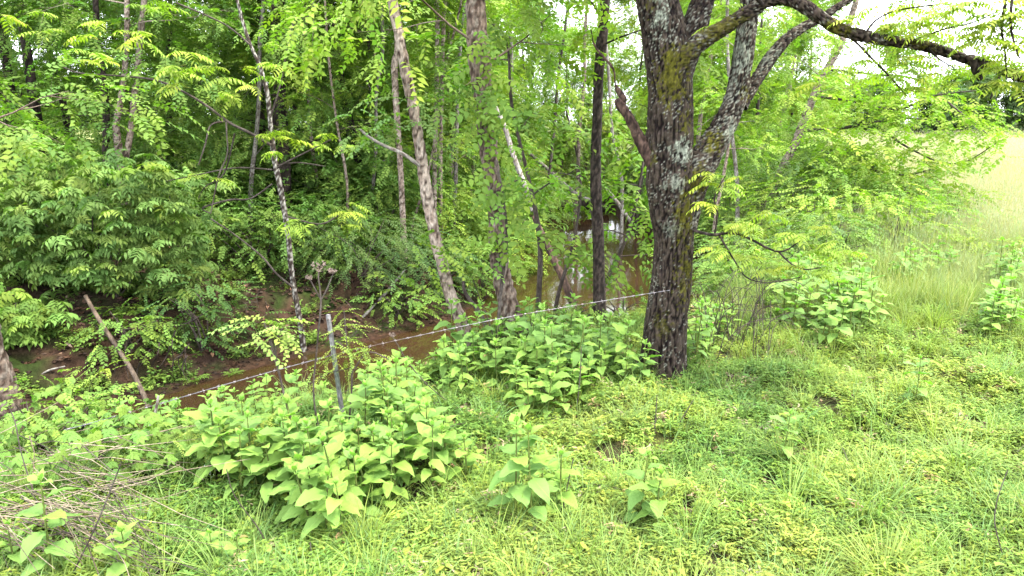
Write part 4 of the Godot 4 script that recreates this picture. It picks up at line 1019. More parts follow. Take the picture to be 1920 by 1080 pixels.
# ---------------------------------------------------------------- fence
func wire_line(called: String, label: String, pts: Array, barbs: bool) -> void:
	var base: Vector3 = pts[0]
	var t := thing(called, label, "barbed wire", base)
	var loc := []; for p in pts: loc.append(p - base)
	var path: Array = catmull(loc, loc.map(func(_p): return 0.002), 0.018)[0]
	for g in 2:
		var mb := MB.new(); var q := []; var rad := []
		for k in path.size():
			var ph: float = k * 0.55 + g * PI
			q.append(path[k] + Vector3(0.2 * cos(ph), sin(ph), cos(ph)) * 0.0019); rad.append(0.0016)
		tube(mb, q, rad, 5, "pale", 0.0, 0.0, 0.0, false)
		for k in mb.c.size(): mb.c[k] = mixc(Color(0.15, 0.145, 0.16), Color(0.07, 0.04, 0.028), sm(0.1, 0.5, n1.get_noise_1d(k * 0.004)))
		part("strand", mb.mesh(), M.steel, t)
	if not barbs: return
	var bm := MB.new()
	for a in [[Vector3(-0.004, 0.014, 0.010), Vector3(0.004, -0.014, -0.010)], [Vector3(0.006, 0.008, -0.016), Vector3(-0.006, -0.008, 0.016)]]:
		tube(bm, [a[0], a[1]], [0.0016, 0.0016], 4, "pale", 0.0, 0.0, 0.0, false)
	tube(bm, [Vector3(-0.009, 0, 0), Vector3(0.009, 0, 0)], [0.0058, 0.0058], 6, "pale", 0.0)
	for k in bm.c.size(): bm.c[k] = Color(0.16, 0.14, 0.14)
	var bmesh := bm.mesh()
	for k in range(3, path.size() - 1, 6):
		var o := part("barb", bmesh, M.steel, t)
		o.position = path[k]; o.rotation = Vector3(rf(0, TAU), rf(-.2, .2), rf(-.2, .2))
func fence() -> void:
	var pb := on_ground(646, 806)
	var post := thing("fence_post", "thin weathered grey fence post leaning slightly left, with barbed wire fixed to it", "fence post", pb)
	var top := at(615, 590, -pb.z - 0.05) - pb
	var mb := MB.new()
	var ax := top.normalized(); var u := ax.cross(Vector3.FORWARD).normalized(); var w := ax.cross(u)
	var sec := [Vector2(-.021, -.012), Vector2(-.017, -.018), Vector2(.017, -.018), Vector2(.021, -.012), Vector2(.020, .012), Vector2(.006, .018), Vector2(-.006, .018), Vector2(-.020, .012)]
	var prev := -1
	for k in 31:
		var t := k / 30.0
		var i := mb.v.size()
		for s in 8:
			var e := 1.0 + 0.10 * n2.get_noise_2d(s * 3.1, t * 8.0)
			var p: Vector3 = top * (t * 1.1 - 0.1) + (u * sec[s].x + w * sec[s].y) * e * 0.82 * (0.94 if k == 30 else 1.0)
			var g := n2.get_noise_2d(s * 5.0, t * 9.0)
			var col := mixc(Color(0.13, 0.125, 0.12), Color(0.27, 0.26, 0.255), 0.5 + g)
			col = mixc(col, Color(0.13, 0.17, 0.12), sm(0.35, 0.5, t) * (1.0 - sm(0.6, 0.75, t)) * 0.7)
			mb.vert(p, mixc(col, Color(0.055, 0.045, 0.040), 1.0 - sm(0.0, 0.25, t)))
		if prev >= 0:
			for s in 8: mb.quad(prev + s, prev + (s + 1) % 8, i + (s + 1) % 8, i + s)
		prev = i
	var e2 := mb.vert(top * 1.002, Color(0.4, 0.39, 0.37))
	for s in 8: mb.tri(prev + s, prev + (s + 1) % 8, e2)
	part("shaft", mb.mesh(), M.bark, post)
	for k in 4:
		var bm := MB.new()
		var c := top * (0.62 + 0.115 * k) + Vector3(0, 0, 0.019)
		tube(bm, [c, c + Vector3(0, 0, 0.007)], [0.006, 0.005], 8, "dark", 0.0)
		part("stud", bm.mesh(), M.steel, post)
	wire_line("barbed_wire", "top barbed wire running past the fence post to the lichen tree", [at(120, 806, 4.66), at(168, 794, 4.72), at(300, 757, 4.87), at(440, 716, 5.03), at(628, 665, 5.28), at(800, 626, 5.55), at(960, 593, 5.82), at(1120, 566, 6.10), at(1200, 553, 6.23), at(1256, 544, 6.33)], true)
	wire_line("barbed_wire", "lower strand of barbed wire sagging through the weeds left of the post", [at(170, 905, 4.5), at(290, 880, 4.7), at(400, 855, 4.86), at(520, 838, 5.02), at(638, 800, 5.22)], true)
	stick("wire_stay", "grey twisted stick hooked under the wire at the creek's left end", "stick", [[268, 838, 5], [282, 800, 6], [292, 770, 6], [297, 742, 5]], 4.8, 4.85, "pale", 7)

# ---------------------------------------------------------------- broad-leaved herbs
var herb_set := []
var leaf_meshes := []
func make_herb(h: float, nodes: int, L: float, mat: int, lean: float) -> Node3D:
	var t := Node3D.new(); t.name = "herb"
	var top := Vector3(rf(-1, 1) * lean, h, rf(-1, 1) * lean)
	var mb := MB.new(); tube(mb, [Vector3(0, -0.03, 0), top * 0.5 + Vector3(rf(-.02, .02), 0, rf(-.02, .02)), top], [0.008, 0.0065, 0.004], 6, "green", h, 0.15, 0.0, false)
	part("stem", mb.mesh(), M.bark, t)
	var a := rf(0, TAU)
	for k in nodes:
		var f := 0.18 + 0.82 * (k + 0.6) / nodes
		var s := L * (0.75 + 0.45 * sin(PI * minf(f * 0.85, 1.0))) * (0.62 if k == nodes - 1 else 1.0)
		for g in 2:
			if rng.randf() < 0.06: continue
			var an := a + g * PI + rf(-0.3, 0.3)
			var lift := rf(-0.42, 0.12) + 0.7 * f * f
			var out := Vector3(cos(an), lift, sin(an))
			var o := part("leaf", leaf_meshes[rng.randi() % leaf_meshes.size()], M.herbs[4 if rng.randf() < 0.012 else (mini(3, mat if rng.randf() < 0.7 else rng.randi() % 3) if k < nodes - 1 else mini(mat + 1, 3))], t)
			o.transform = frame(top * f + out * 0.02, out, Vector3(rf(-.25, .25), 1, rf(-.25, .25)), s * rf(0.82, 1.12))
		a += PI * 0.5 + rf(-0.35, 0.35)
	# small upright leaves of the growing tip
	for g in 3:
		var an := a + g * 2.1
		var o := part("leaf", leaf_meshes[g % leaf_meshes.size()], M.herbs[3 if mat > 0 else 1], t)
		o.transform = frame(top, Vector3(cos(an) * 0.5, 1.0, sin(an) * 0.5), Vector3(-cos(an), 0.5, -sin(an)), L * rf(0.32, 0.5))
	return t
func herb_at(p: Vector3, s: float, label: String, group: String) -> Node3D:
	var src: Node3D = herb_set[rng.randi() % herb_set.size()]
	var c: Node3D = src.duplicate(); c.name = numbered("broad_leaved_herb"); add_child(c)
	c.position = p; c.rotation = Vector3(rf(-.1, .1), rf(0, TAU), rf(-.1, .1)); c.scale = Vector3.ONE * s * rf(0.8, 1.2)
	tag(c, label, "herb", group)
	return c
func herbs() -> void:
	for k in 8:
		var mb := MB.new()
		stalk(mb, Vector3(-0.12, -0.02, 0), Vector3(0.04, 0, 0), 0.012, Color(1.3, 1.25, 0.9))
		leaf(mb, Vector3.ZERO, Vector3(1, 0.12, rf(-.08, .08)), Vector3.UP, 1.0, rf(0.46, 0.70), GREY, 7, rf(0.08, 0.38), rf(0.08, 0.55))
		leaf_meshes.append(mb.mesh())
	for k in 9:
		herb_set.append(make_herb([0.42, 0.5, 0.58, 0.46, 0.62, 0.38, 0.54, 0.48, 0.66][k], [5, 5, 6, 5, 6, 4, 6, 5, 6][k], [0.16, 0.145, 0.17, 0.15, 0.155, 0.135, 0.175, 0.145, 0.16][k], [0, 1, 2, 0, 1, 3, 0, 1, 2][k], 0.05))
	var beds := [
		[[[-0.6, 6.1, 0], [-0.85, 7.0, 0], [-0.2, 7.35, 0], [0.7, 7.35, 0], [1.15, 7.1, 0], [1.22, 6.4, 0], [1.48, 6.1, 0], [0.95, 6.0, 0], [0.62, 5.65, 0], [0.42, 5.25, 0], [0.08, 5.4, 0], [-0.02, 5.9, 0]], 88, 0.84, "leafy herb in the bed before the lichen tree"],
		[[[-1.25, 5.55, 0], [-1.6, 6.3, 0], [-1.1, 6.7, 0], [-0.55, 6.3, 0], [-0.4, 5.6, 0], [-0.8, 5.25, 0]], 22, 0.68, "leafy herb right of the fence post"],
		[[[590, 900], [660, 850], [740, 815], [800, 850], [860, 880], [870, 930], [780, 940], [700, 985], [640, 1040], [570, 1020], [540, 940]], 56, 0.92, "leafy herb in the foreground bed"],
		[[[380, 880], [460, 850], [560, 850], [560, 960], [470, 960], [390, 940]], 20, 0.85, "leafy herb among the yellow twigs"],
		[[[-3.0, 5.2, 0], [-3.1, 5.8, 0], [-2.4, 6.1, 0], [-1.75, 6.0, 0], [-1.55, 5.5, 0], [-2.1, 5.15, 0]], 22, 0.6, "leafy herb on the bank left of the post"],
		[[[-3.6, 4.9, 0], [-3.9, 5.4, 0], [-3.0, 5.6, 0], [-2.6, 5.3, 0], [-3.0, 4.85, 0]], 11, 0.8, "large-leaved herb at the creek's left end"],
		[[[1295, 620], [1340, 610], [1375, 640], [1360, 690], [1300, 690]], 10, 0.85, "leafy herb right of the lichen tree's foot"],
		[[[1440, 560], [1500, 545], [1580, 550], [1640, 580], [1650, 640], [1560, 665], [1500, 645], [1440, 610]], 48, 1.05, "leafy herb in the meadow-edge bed"],
		[[[1450, 505], [1540, 500], [1600, 520], [1580, 550], [1480, 545]], 18, 1.0, "leafy herb behind the meadow-edge bed"],
		[[[1650, 520], [1760, 505], [1780, 535], [1680, 550]], 14, 0.95, "leafy herb right of the meadow-edge bed"],
		[[[1830, 600], [1890, 590], [1915, 640], [1850, 650]], 12, 0.95, "leafy herb in the right edge's lower patch"],
		[[[1840, 530], [1900, 525], [1910, 560], [1850, 560]], 12, 0.9, "leafy herb in the right edge's upper patch"],
		[[[1590, 440], [1700, 425], [1720, 460], [1620, 470]], 12, 0.9, "leafy herb under the drooping branches"]]
	for b in beds:
		var poly := PackedVector2Array()
		for q in b[0]:
			if q.size() == 3:
				poly.append(Vector2(q[0], q[1]))
				continue
			var g := on_ground(q[0], q[1]); poly.append(Vector2(g.x, -g.z))
		var lo := poly[0]; var hi := poly[0]
		for q in poly: lo = lo.min(q); hi = hi.max(q)
		var put := []; var tries := 0; var grown := []
		while put.size() < b[1] and tries < 4000:
			tries += 1
			var q := Vector2(rf(lo.x, hi.x), rf(lo.y, hi.y))
			if not Geometry2D.is_point_in_polygon(q, poly): continue
			var ok := true
			for o in put: ok = ok and q.distance_to(o) > 0.115
			if not ok: continue
			put.append(q)
			grown.append(herb_at(at_ground(q.x, q.y), b[2], b[3], "herbs: " + b[3].trim_prefix("leafy herb ").trim_prefix("large-leaved herb ")))
		order_labels(grown, b[3], ["front row", "second row", "third row", "fourth row", "back row"] if b[1] > 40 else (["front row", "middle row", "back row"] if b[1] > 15 else (["front row", "back row"] if b[1] > 7 else ["single row"])))
	# herbs that stand alone
	for q in [[965, 985, 0.95, "leftmost stem of the lone herb clump, centre foreground"], [1000, 1000, 1.1, "tallest stem of the lone herb clump, centre foreground"], [1045, 985, 1.0, "rightmost stem of the lone herb clump, centre foreground"], [1010, 965, 0.95, "rear stem of the lone herb clump, centre foreground"],
			[1195, 1005, 1.0, "left stem of the small herb pair at the bottom right of centre"], [1232, 1010, 0.95, "right stem of the small herb pair at the bottom right of centre"], [1462, 880, 0.75, "lone young herb in the low green cover, right of centre"], [1712, 770, 0.8, "lone young herb below the meadow-edge bed"], [1690, 700, 0.5, "small herb just below the meadow-edge bed"], [1125, 845, 0.45, "small pale herb in the low cover right of the herb bed"], [965, 850, 0.45, "small pale herb in the low cover left of the small dead stems"],
			[40, 1095, 1.0, "herb cut by the bottom edge at the left corner"], [100, 1110, 0.9, "second herb cut by the bottom edge near the left corner"], [405, 1075, 0.8, "herb at the bottom edge, left of the foreground bed"], [450, 1085, 0.8, "herb at the bottom edge under the foreground bed"], [250, 1120, 0.9, "herb cut by the bottom edge between the straw and foreground bed"], [1660, 690, 0.55, "small herb right of the meadow-edge bed's foot"]]:
		herb_at(on_ground(q[0], q[1]), q[2] * 0.9, q[3], "herbs standing alone")
	for o in herb_set: o.queue_free()

# ---------------------------------------------------------------- other weeds
func dead_stem(label: String, list: Array, d: float, heads: Array) -> void:
	var base := at(list[0][0], list[0][1], d); base.y = minf(base.y, gh(base.x, d) + 0.02)
	var t := thing("dried_weed", label, "dead stem", base)
	var st := px_stem(list.map(func(q): return [q[0], q[1], q[2] * 0.75]), d, base)
	var mb := MB.new(); tube(mb, st[0], st[1], 6, "twig", d, 0.08, 0.0, false)
	part("stem", mb.mesh(), M.bark, t)
	for hd in heads:
		var hm := MB.new(); var root := at(hd[0], hd[1], d) - base; var r := metres(hd[2], d)
		for k in 22:
			var e := root + Vector3(rf(-1, 1), rf(0.1, 1.2), rf(-1, 1)) * r
			stalk(hm, root, e, 0.0012, Color(0.13, 0.10, 0.08))
			for j in 4: leaf(hm, e, rv() + Vector3.UP * 0.7, rv(), 0.014, 0.008, Color(0.12, 0.092, 0.078), 1, 0.2, 0.0)
		part("seed_head", hm.mesh(), M.litter, t)
func weeds() -> void:
	var d := -on_ground(615, 890).z
	dead_stem("tall dead stalk with three dry seed heads standing left of the fence post", [[616, 900, 4], [603, 850, 5], [588, 740, 5], [593, 667, 5], [598, 613, 5], [602, 563, 5], [597, 520, 4], [598, 505, 3]], d, [[598, 510, 14], [580, 524, 5], [624, 513, 7]])
	var t: Node3D = get_node("dried_weed")
	for b in [[[602, 563, 3], [590, 540, 3], [580, 522, 2]], [[602, 563, 3], [614, 540, 3], [625, 512, 2]]]:
		var st := px_stem(b, d, t.position); var mb := MB.new(); tube(mb, st[0], st[1], 5, "twig", 0.3, 0.05, 0.0, false); part("stem", mb.mesh(), M.bark, t)
	dead_stem("thin dead stalk with a small seed head right of the post, crossing the wire", [[842, 755, 3], [800, 720, 3], [765, 680, 3], [748, 650, 3], [736, 632, 3]], 5.5, [[736, 632, 6]])
	for q in [["thin bare stem bowed beside the crooked snag", [[935, 662, 3], [915, 600, 3], [900, 560, 2], [885, 520, 2]], 7.0], ["thin bare stem in front of the vine-clad trunk", [[975, 670, 3], [990, 625, 3], [1005, 590, 2]], 6.6], ["bare dark twig rising from the herb bed left of the lichen tree", [[1080, 780, 3], [1088, 700, 3], [1090, 650, 2]], 5.6], ["bare twig slanting through the foreground bed", [[520, 1080, 4], [490, 1000, 4], [440, 930, 3], [425, 880, 3]], 3.6], ["thin bare twig standing in the foreground bed", [[620, 930, 4], [610, 860, 3], [598, 800, 3], [590, 760, 2]], 4.3], ["thin pale stalk leaning among the yellow twigs", [[575, 860, 4], [545, 780, 4], [525, 710, 3], [505, 640, 3]], 4.75], ["bare twig bent over the low cover, centre foreground", [[1050, 985, 3], [1062, 920, 3], [1075, 860, 2]], 3.9],
			["thin reddish dead stem in the low cover, left of a pair", [[1222, 855, 3], [1228, 800, 3], [1232, 740, 2]], 5.0], ["thin reddish dead stem in the low cover, right of a pair", [[1250, 840, 3], [1270, 800, 3], [1300, 750, 2]], 5.1], ["pale bare stem rising left of the straw heap", [[62, 920, 4], [40, 850, 3], [28, 790, 3], [15, 760, 2]], 3.9], ["long pale stalk crossing the straw heap", [[138, 1072, 5], [178, 990, 5], [215, 900, 4], [228, 865, 3]], 3.2], ["grey twig standing in the bottom right corner", [[1880, 1040, 4], [1865, 980, 4], [1872, 930, 3], [1890, 880, 2]], 3.5]]:
		dead_stem(q[0], q[1], q[2], [])
	# two saplings before the creek and the yellow twigs
	var sp := thing("pale_sapling", "small sapling with pale green leaves standing against the creek left of the tall dead stalk", "sapling", on_ground(560, 880))
	var dd := -sp.position.z
	for b in [[[562, 872, 5], [545, 790, 5], [528, 720, 5], [518, 672, 4], [505, 630, 4], [495, 605, 3]], [[520, 690, 3], [517, 640, 3], [530, 615, 2]]]:
		var st := px_stem(b, dd, sp.position); var mb := MB.new(); tube(mb, st[0], st[1], 6, "twig", 0.6, 0.06, 0.0, false); part("stem", mb.mesh(), M.bark, sp)
	leaf_sprays(sp, [[475, 605], [490, 595], [505, 600], [520, 610], [535, 615], [500, 620], [515, 635], [530, 630], [485, 625], [540, 620], [495, 640], [510, 612]], dd, S.round, 0.6, Color(0.18, 0.25, 0.06), 2, 8.0, 0.08)
	sp = thing("yellow_leaved_sapling", "thin sapling of tiny yellow-green leaves growing against the fence post", "sapling", on_ground(660, 800))
	dd = -sp.position.z - 0.1
	for b in [[[655, 790, 4], [660, 700, 4], [650, 640, 3], [645, 580, 2]], [[660, 700, 3], [690, 660, 3], [730, 675, 2]], [[652, 660, 3], [630, 640, 2], [615, 680, 2]], [[650, 640, 2], [670, 620, 2]], [[660, 690, 2], [615, 700, 2], [580, 720, 2]]]:
		var st := px_stem(b, dd, sp.position); var mb := MB.new(); tube(mb, st[0], st[1], 6, "twig", 0.8, 0.06, 0.0, false); part("stem", mb.mesh(), M.bark, sp)
	leaf_sprays(sp, [[645, 580], [648, 600], [640, 615], [655, 612], [650, 630], [635, 640], [660, 640], [625, 650], [645, 655], [665, 655], [680, 650], [700, 660], [720, 672], [615, 675], [630, 668], [600, 700], [620, 695], [640, 680], [660, 672], [590, 720]], dd, S.fine, 0.55, Color(0.20, 0.275, 0.055), 4, 9.0, 0.06)
	sp = thing("yellow_twiggy_bush", "low twiggy bush of tiny yellow leaves in the weeds left of the foreground bed", "bush", on_ground(470, 900))
	dd = -sp.position.z + 0.05
	for b in [[[480, 900, 4], [470, 850, 3], [440, 800, 2]], [[482, 900, 4], [500, 850, 3], [520, 800, 2]], [[478, 900, 4], [430, 860, 3], [400, 830, 2]]]:
		var st := px_stem(b, dd, sp.position); var mb := MB.new(); tube(mb, st[0], st[1], 6, "twig", 0.8, 0.06, 0.0, false); part("stem", mb.mesh(), M.bark, sp)
	leaf_sprays(sp, [[410, 800], [430, 790], [450, 800], [470, 810], [490, 800], [510, 790], [520, 810], [505, 825], [480, 830], [460, 835], [440, 820], [420, 825], [400, 815], [500, 850], [520, 845], [470, 860], [450, 855], [515, 870], [490, 790], [390, 800], [340, 830], [370, 820], [530, 860]], dd - 0.1, S.fine, 0.5, Color(0.22, 0.275, 0.055), 5, 12.0, 0.15)
	# big round-leaved vine at the left
	var vine := thing("round_leaved_vine", "vine with large round yellow-green leaves sprawling over the weeds at the left edge", "vine", on_ground(90, 850))
	var vd := -vine.position.z + 0.25
	var vm := MB.new()
	for k in 3:
		var st := px_stem([[60 + 30 * k, 850, 5], [90 + 30 * k, 790, 4], [110 + 30 * k, 720, 3], [150 + 20 * k, 690, 2]], vd, vine.position); tube(vm, st[0], st[1], 5, "green", 0.4, 0.06, 0.0, false)
	part("stem", vm.mesh(), M.bark, vine)
	var rl := []
	for k in 3:
		var mb := MB.new(); leaf(mb, Vector3.ZERO, Vector3(1, -0.1, 0), Vector3.UP, 1.0, 0.98, GREY, 6, rf(0.1, 0.3), rf(0.2, 0.5)); rl.append(mb.mesh())
	var lmats := [leaf_mat(Color(0.74, 0.86, 0.3), 0.45), leaf_mat(Color(0.74, 0.86, 0.3), 0.45)]
	lmats[0].albedo_color = Color(0.14, 0.22, 0.038).linear_to_srgb(); lmats[1].albedo_color = Color(0.105, 0.17, 0.03).linear_to_srgb()
	for q in [[75, 735], [95, 720], [120, 735], [140, 715], [165, 730], [150, 750], [125, 765], [100, 760], [70, 755], [85, 785], [110, 790], [140, 775], [170, 755], [60, 800], [35, 810], [20, 830], [50, 770], [10, 805], [135, 735], [30, 790], [0, 840], [65, 820]]:
		var o := part("leaf", rl[rng.randi() % 3], lmats[0 if rng.randf() < 0.65 else 1], vine)
		var p := at(q[0] + rf(-6, 6), q[1] + rf(-6, 6), vd - rf(-0.15, 0.2)) - vine.position
		o.transform = frame(p, Vector3(rf(-1, 1), rf(-0.7, -0.1), rf(0.0, 1)), Vector3(0, 1, 0.35), rf(0.085, 0.135))
	leaf_sprays(vine, [[150, 690], [170, 680], [190, 690], [210, 685], [235, 680], [180, 705], [130, 700], [225, 670]], vd - 0.25, S.round, 0.42, Color(0.16, 0.22, 0.035), 2, 8.0, 0.06)
	shrub("weed_mound", "dense mound of small-leaved weeds under the round-leaved vine at the left edge", "weeds", on_ground(80, 870) + Vector3(0, 0, -0.1), Vector3(0.62, 0.36, 0.4), 0.28, 8, 260, S.round + S.whorl, 0.6, mid)
	shrub("weed_mound", "dense mound of five-fingered creeper leaves between vine and straw heap", "weeds", on_ground(250, 880), Vector3(0.5, 0.24, 0.35), 0.16, 6, 130, S.whorl, 0.95, mid)
	# five-leaved creeper
	var cr := thing("creeper", "creeper of five-fingered leaves trailing between the vine and straw heap", "creeper", on_ground(180, 880))
	var xf := []; var cols := []
	for k in 240:
		var q := Vector2(rf(-5, 340), rf(800, 960))
		var g := on_ground(q.x, q.y) + Vector3(0, rf(0.1, 0.42), 0) - cr.position
		xf.append(frame(g, Vector3(rf(-1, 1), rf(-0.4, 0), rf(-0.3, 1)), Vector3(rf(-.3, .3), 1, rf(-.1, .5)), rf(0.65, 1.15))); cols.append(tone(Color(0.090, 0.160, 0.030), 0.25))
	spread("leaves", S.whorl, M.leaf, xf, cols, cr)
	# heap of dead stalks
	var heap := thing("straw_heap", "heap of pale dead stalks lying in the bottom left corner", "straw heap", on_ground(90, 1000))
	for k in 210:
		var a := on_ground(rf(-90, 230), rf(880, 1090)) + Vector3(0, rf(0.02, 0.40), 0)
		var dirn := Vector3(1, rf(-0.35, 0.10), rf(0.05, 0.9)).rotated(Vector3.UP, rf(-0.35, 0.35) + (1.3 if k % 6 == 0 else 0.0)).normalized()
		var len_ := rf(0.3, 0.95)
		var mb := MB.new(); tube(mb, [a - heap.position, a + dirn * len_ * 0.5 + Vector3(rf(-.03, .03), rf(-.05, .07), rf(-.05, .05)) - heap.position, a + dirn * len_ - heap.position], [rf(0.002, 0.0042), 0.0026, 0.0014], 5, ["straw", "twig", "straw", "tan"][k % 4], k, 0.0, 0.0, false)
		part("stalk", mb.mesh(), M.bark, heap)
	# a white flower head
	var fl := thing("white_flower_cluster", "cluster of small white flowers among the herbs below the yellow twigs", "flowers", on_ground(395, 920))
	var fm := MB.new()
	for k in 34:
		var p := at(395 + rf(-24, 24), 884 + rf(-11, 11), -fl.position.z + 0.05) - fl.position
		for j in 5: leaf(fm, p, rv(), rv(), 0.009, 0.007, Color(0.62, 0.62, 0.60), 1, 0.1, 0.0)
		if k % 4 == 0: stalk(fm, Vector3(rf(-.02, .02), 0, 0), p, 0.0015, Color(0.09, 0.12, 0.04))
	part("blossom", fm.mesh(), M.litter, fl)
	# tangle of dead stems right of the lichen tree
	var tg := thing("brush_tangle", "grey tangle of thin dead stems arching right of the lichen tree's foot", "dead stems", on_ground(1370, 650))
	for k in 46:
		var b := on_ground(rf(1305, 1440), rf(610, 690)); var mb := MB.new()
		var lean := Vector3(rf(-0.5, 0.9), 0, rf(-0.4, 0.4)); var hh := rf(0.35, 1.0)
		tube(mb, [b - tg.position, b + Vector3(0, hh * 0.7, 0) + lean * 0.25 - tg.position, b + Vector3(0, hh * 0.85, 0) + lean * 0.7 - tg.position, b + Vector3(0, hh * rf(0.3, 0.7), 0) + lean * 1.1 - tg.position], [0.005, 0.004, 0.003, 0.0015], 5, "twig", k, 0.15, 0.0, false)
		part("stem", mb.mesh(), M.bark, tg)
	# grass tussocks
	var tus := blades(95, 0.36, 0.009, 1.15, 0.13)
	for q in [[1640, 975, 1.0, "grass tussock in the low cover, upper of two near the bottom right"], [1655, 1100, 1.0, "large grass tussock cut by the bottom edge at the right"], [1800, 890, 1.0, "bluish grass tussock in the low cover near the right edge"], [1885, 720, 1.0, "bluish grass tussock at the right edge below the meadow"], [1500, 1090, 0.8, "grass tussock cut by the bottom edge right of centre"], [720, 745, 0.9, "grass tussock on the bank's edge against the creek"], [1585, 540, 1.1, "grass tussock behind the meadow-edge bed"]]:
		var g := thing("grass_tussock", q[3], "grass tussock", on_ground(q[0], q[1]))
		var gm: StandardMaterial3D = M.grass.duplicate(); gm.albedo_color = tone(Color(0.135, 0.205, 0.055), 0.1).linear_to_srgb()
		part("blades", tus, gm, g, "stuff"); g.scale = Vector3.ONE * q[2]; g.rotation.y = q[0]

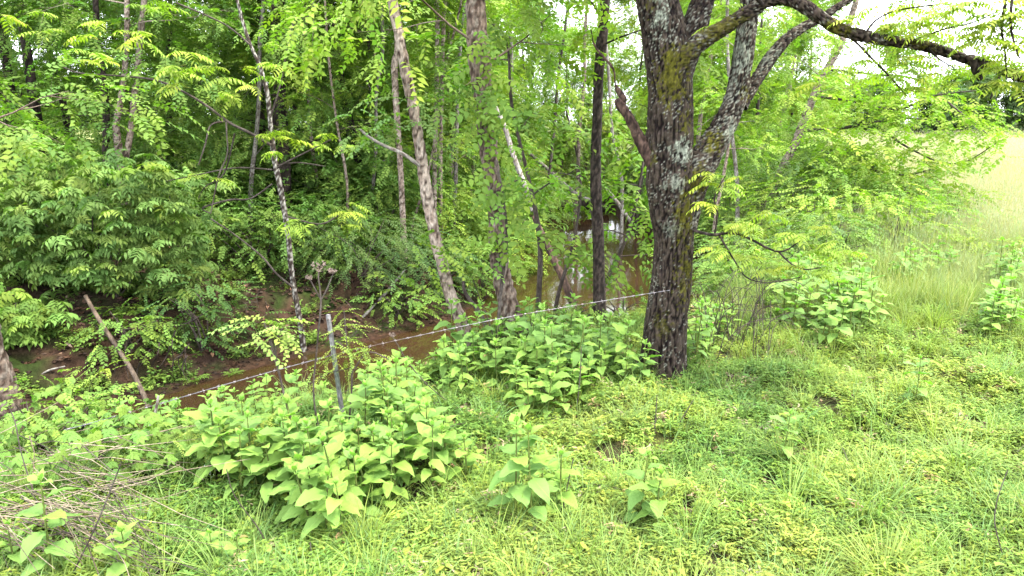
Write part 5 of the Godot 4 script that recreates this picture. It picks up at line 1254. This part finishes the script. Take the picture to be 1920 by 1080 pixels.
# ---------------------------------------------------------------- grass and low cover
func ground_plants() -> void:
	var cov := []; var covc := []; var chk := []; var chkc := []; var clo := []; var cloc := []; var bl := []; var blc := []; var gr := []; var grc := []; var sg := []; var sgc := []; var tl := []; var tlc := []; var bk := []; var bkc := []
	var lime := Color(0.176, 0.245, 0.042); var green := Color(0.115, 0.200, 0.034); var straw := Color(0.32, 0.31, 0.215); var blue := Color(0.135, 0.20, 0.080)
	# low cover of the near bank
	var n := 0
	while n < 105000:
		n += 1
		var d := 2.2 + 12.0 * pow(rng.randf(), 1.7)
		var x := rf(-1.0, 1.0) * (0.78 * d + 0.6)
		var s := side(x, d)
		if s.y > 0.5 or s.x < 0.15: continue
		var a := n1.get_noise_2d(x * 0.7, d * 0.7); var b := n2.get_noise_2d(x * 3.0, d * 3.0)
		if b + 0.3 * n1.get_noise_2d(x * 2.0 + 50.0, d * 2.0) > 0.37: continue
		if n1.get_noise_2d(x * 1.1 + 80.0, d * 1.1) + b * 0.5 > 0.44: continue
		if rng.randf() < 0.5 * sm(0.0, -0.5, n1.get_noise_2d(x * 2.6 + 15.0, d * 2.6)): continue
		var meadow := sm(-0.2, 0.35, a * 0.5 + (d - 7.4 - maxf(0.0, 2.4 - x) * 1.6) * 0.16)
		if rng.randf() < meadow * 0.85: continue
		var p := Vector3(x, gh(x, d), -d)
		var c := mixc(green, lime, 0.55 + 0.9 * a + b * 0.5 + (0.15 if x > 0.0 else -0.25))
		var pt := n1.get_noise_2d(x * 0.4 + 70.0, d * 0.4)
		c = mixc(c, Color(0.085, 0.165, 0.034), sm(0.05, 0.45, pt) * 0.75)
		c = mixc(c, Color(0.225, 0.225, 0.075), sm(0.15, 0.5, -pt) * 0.22)
		if s.x < 1.6: c = mixc(c, green * 0.8, 0.7)
		var k := rng.randf()
		var sz := rf(0.75, 1.25) * (1.0 + d * 0.03)
		if k < 0.55: cov.append(spun(p, sz)); covc.append(tone(c if rng.randf() > 0.04 else Color(0.26, 0.20, 0.12), 0.3))
		elif k < 0.80: chk.append(spun(p, sz)); chkc.append(tone(c, 0.3))
		elif k < 0.90: clo.append(spun(p, sz)); cloc.append(tone(mixc(c, Color(0.2, 0.21, 0.03), 0.3), 0.25))
		else: bl.append(spun(p, sz * rf(0.7, 1.1))); blc.append(tone(mixc(c, blue, 0.5), 0.2))
	# longer grass, denser to the right and beyond
	n = 0
	while n < 60000:
		n += 1
		var d := 2.6 + 88.0 * pow(rng.randf(), 2.6)
		var x := rf(-0.5, 0.86) * d + rf(-1, 1)
		var s := side(x, d)
		if s.y > 0.5 or s.x < 0.3: continue
		var a := n1.get_noise_2d(x * 0.7, d * 0.7); var b := n1.get_noise_2d(x * 0.25 + 30.0, d * 0.25)
		var meadow := sm(-0.1, 0.4, a * 0.35 + (d - 7.8 - maxf(0.0, 2.4 - x) * 1.6) * 0.16)
		if rng.randf() > 0.012 + meadow * 0.97: continue
		if x < 3.0 and d > 7.2 and d < 22.0 and rng.randf() < 0.88: continue
		if x < 3.0 and rng.randf() < 0.4: continue
		var p := Vector3(x, gh(x, d), -d)
		var pale := sm(10.0, 16.5, d + 1.5 * b + (x - 5.0) * 0.35) * sm(2.5, 6.0, x - (d - 14.0) * 0.16)
		var c := mixc(mixc(Color(0.150, 0.22, 0.04), lime, 0.5 + a), blue, 0.25 + 0.4 * b)
		c = mixc(c, straw * rf(0.9, 1.15), pale * rf(0.78, 1.0))
		if pale > 0.35:
			tl.append(spun(p, rf(0.75, 1.2) * (1.0 + d * 0.012), 0.1)); tlc.append(tone(c, 0.15))
		elif rng.randf() < 0.35 and d > 8.0:
			sg.append(spun(p, rf(0.7, 1.2), 0.1)); sgc.append(tone(mixc(c, straw, 0.3), 0.2))
		else:
			gr.append(spun(p, rf(0.55, 1.0))); grc.append(tone(c, 0.22))
	# meadow beyond the wood on the left
	n = 0
	while n < 9000:
		n += 1
		var d := rf(46, 90); var x := -d * rf(0.3, 0.85)
		tl.append(spun(Vector3(x, gh(x, d), -d), rf(1.6, 2.4), 0.1)); tlc.append(tone(mixc(straw * 1.4, lime, rf(0.2, 0.7)), 0.15))
	# plants on the far bank and the wood's floor
	n = 0
	while n < 44000:
		n += 1
		var d := 8.0 + 26.0 * pow(rng.randf(), 1.4); var x := rf(-1.15, 0.35) * d
		var s := side(x, d)
		if s.y < 0.5 or s.x < 0.25: continue
		var m := n1.get_noise_2d(x * 1.1 + 20.0, d * 1.1)
		if s.x < 2.4 and m < 0.0 + 0.16 * sm(0.4, 1.2, s.x): continue
		if m < -0.15: continue
		if x > -3.2 and s.x < 1.5 and rng.randf() < 0.8: continue
		bk.append(spun(Vector3(x, gh(x, d), -d), rf(0.9, 1.9) * (1.0 + 0.25 * sm(2.0, 4.0, s.x)), 0.3)); bkc.append(tone(mixc(deep, mid, rf(0, 1)), 0.3))
	for q in [["low_green_cover", S.cover, cov, covc, "lime-green creeping cover with narrow leaves carpeting the near bank", "ground cover"], ["small_leaved_cover", S.chick, chk, chkc, "tiny-leaved creeping cover mixed into the carpet on the near bank", "ground cover"], ["clover_cover", S.clover, clo, cloc, "clover-like round leaves dotted through the near bank's carpet", "ground cover"], ["short_grass", S.blade, bl, blc, "short grass blades scattered in the near bank's carpet", "grass"], ["long_grass", S.grass, gr, grc, "long green grass between the carpet and pale meadow", "grass"], ["seeding_grass", S.seedgrass, sg, sgc, "seeding grass with brownish heads at the meadow's near edge", "grass"], ["meadow_grass", S.tall, tl, tlc, "tall pale grass filling the open meadows", "grass"], ["wood_floor_plants", S.clover + S.chick, bk, bkc, "low green plants on the far bank and wood floor", "ground cover"]]:
		var t := thing(q[0], q[4], q[5], Vector3.ZERO)
		t.set_meta("kind", "stuff")
		spread("growth", q[1], M.grass, q[2], q[3], t)
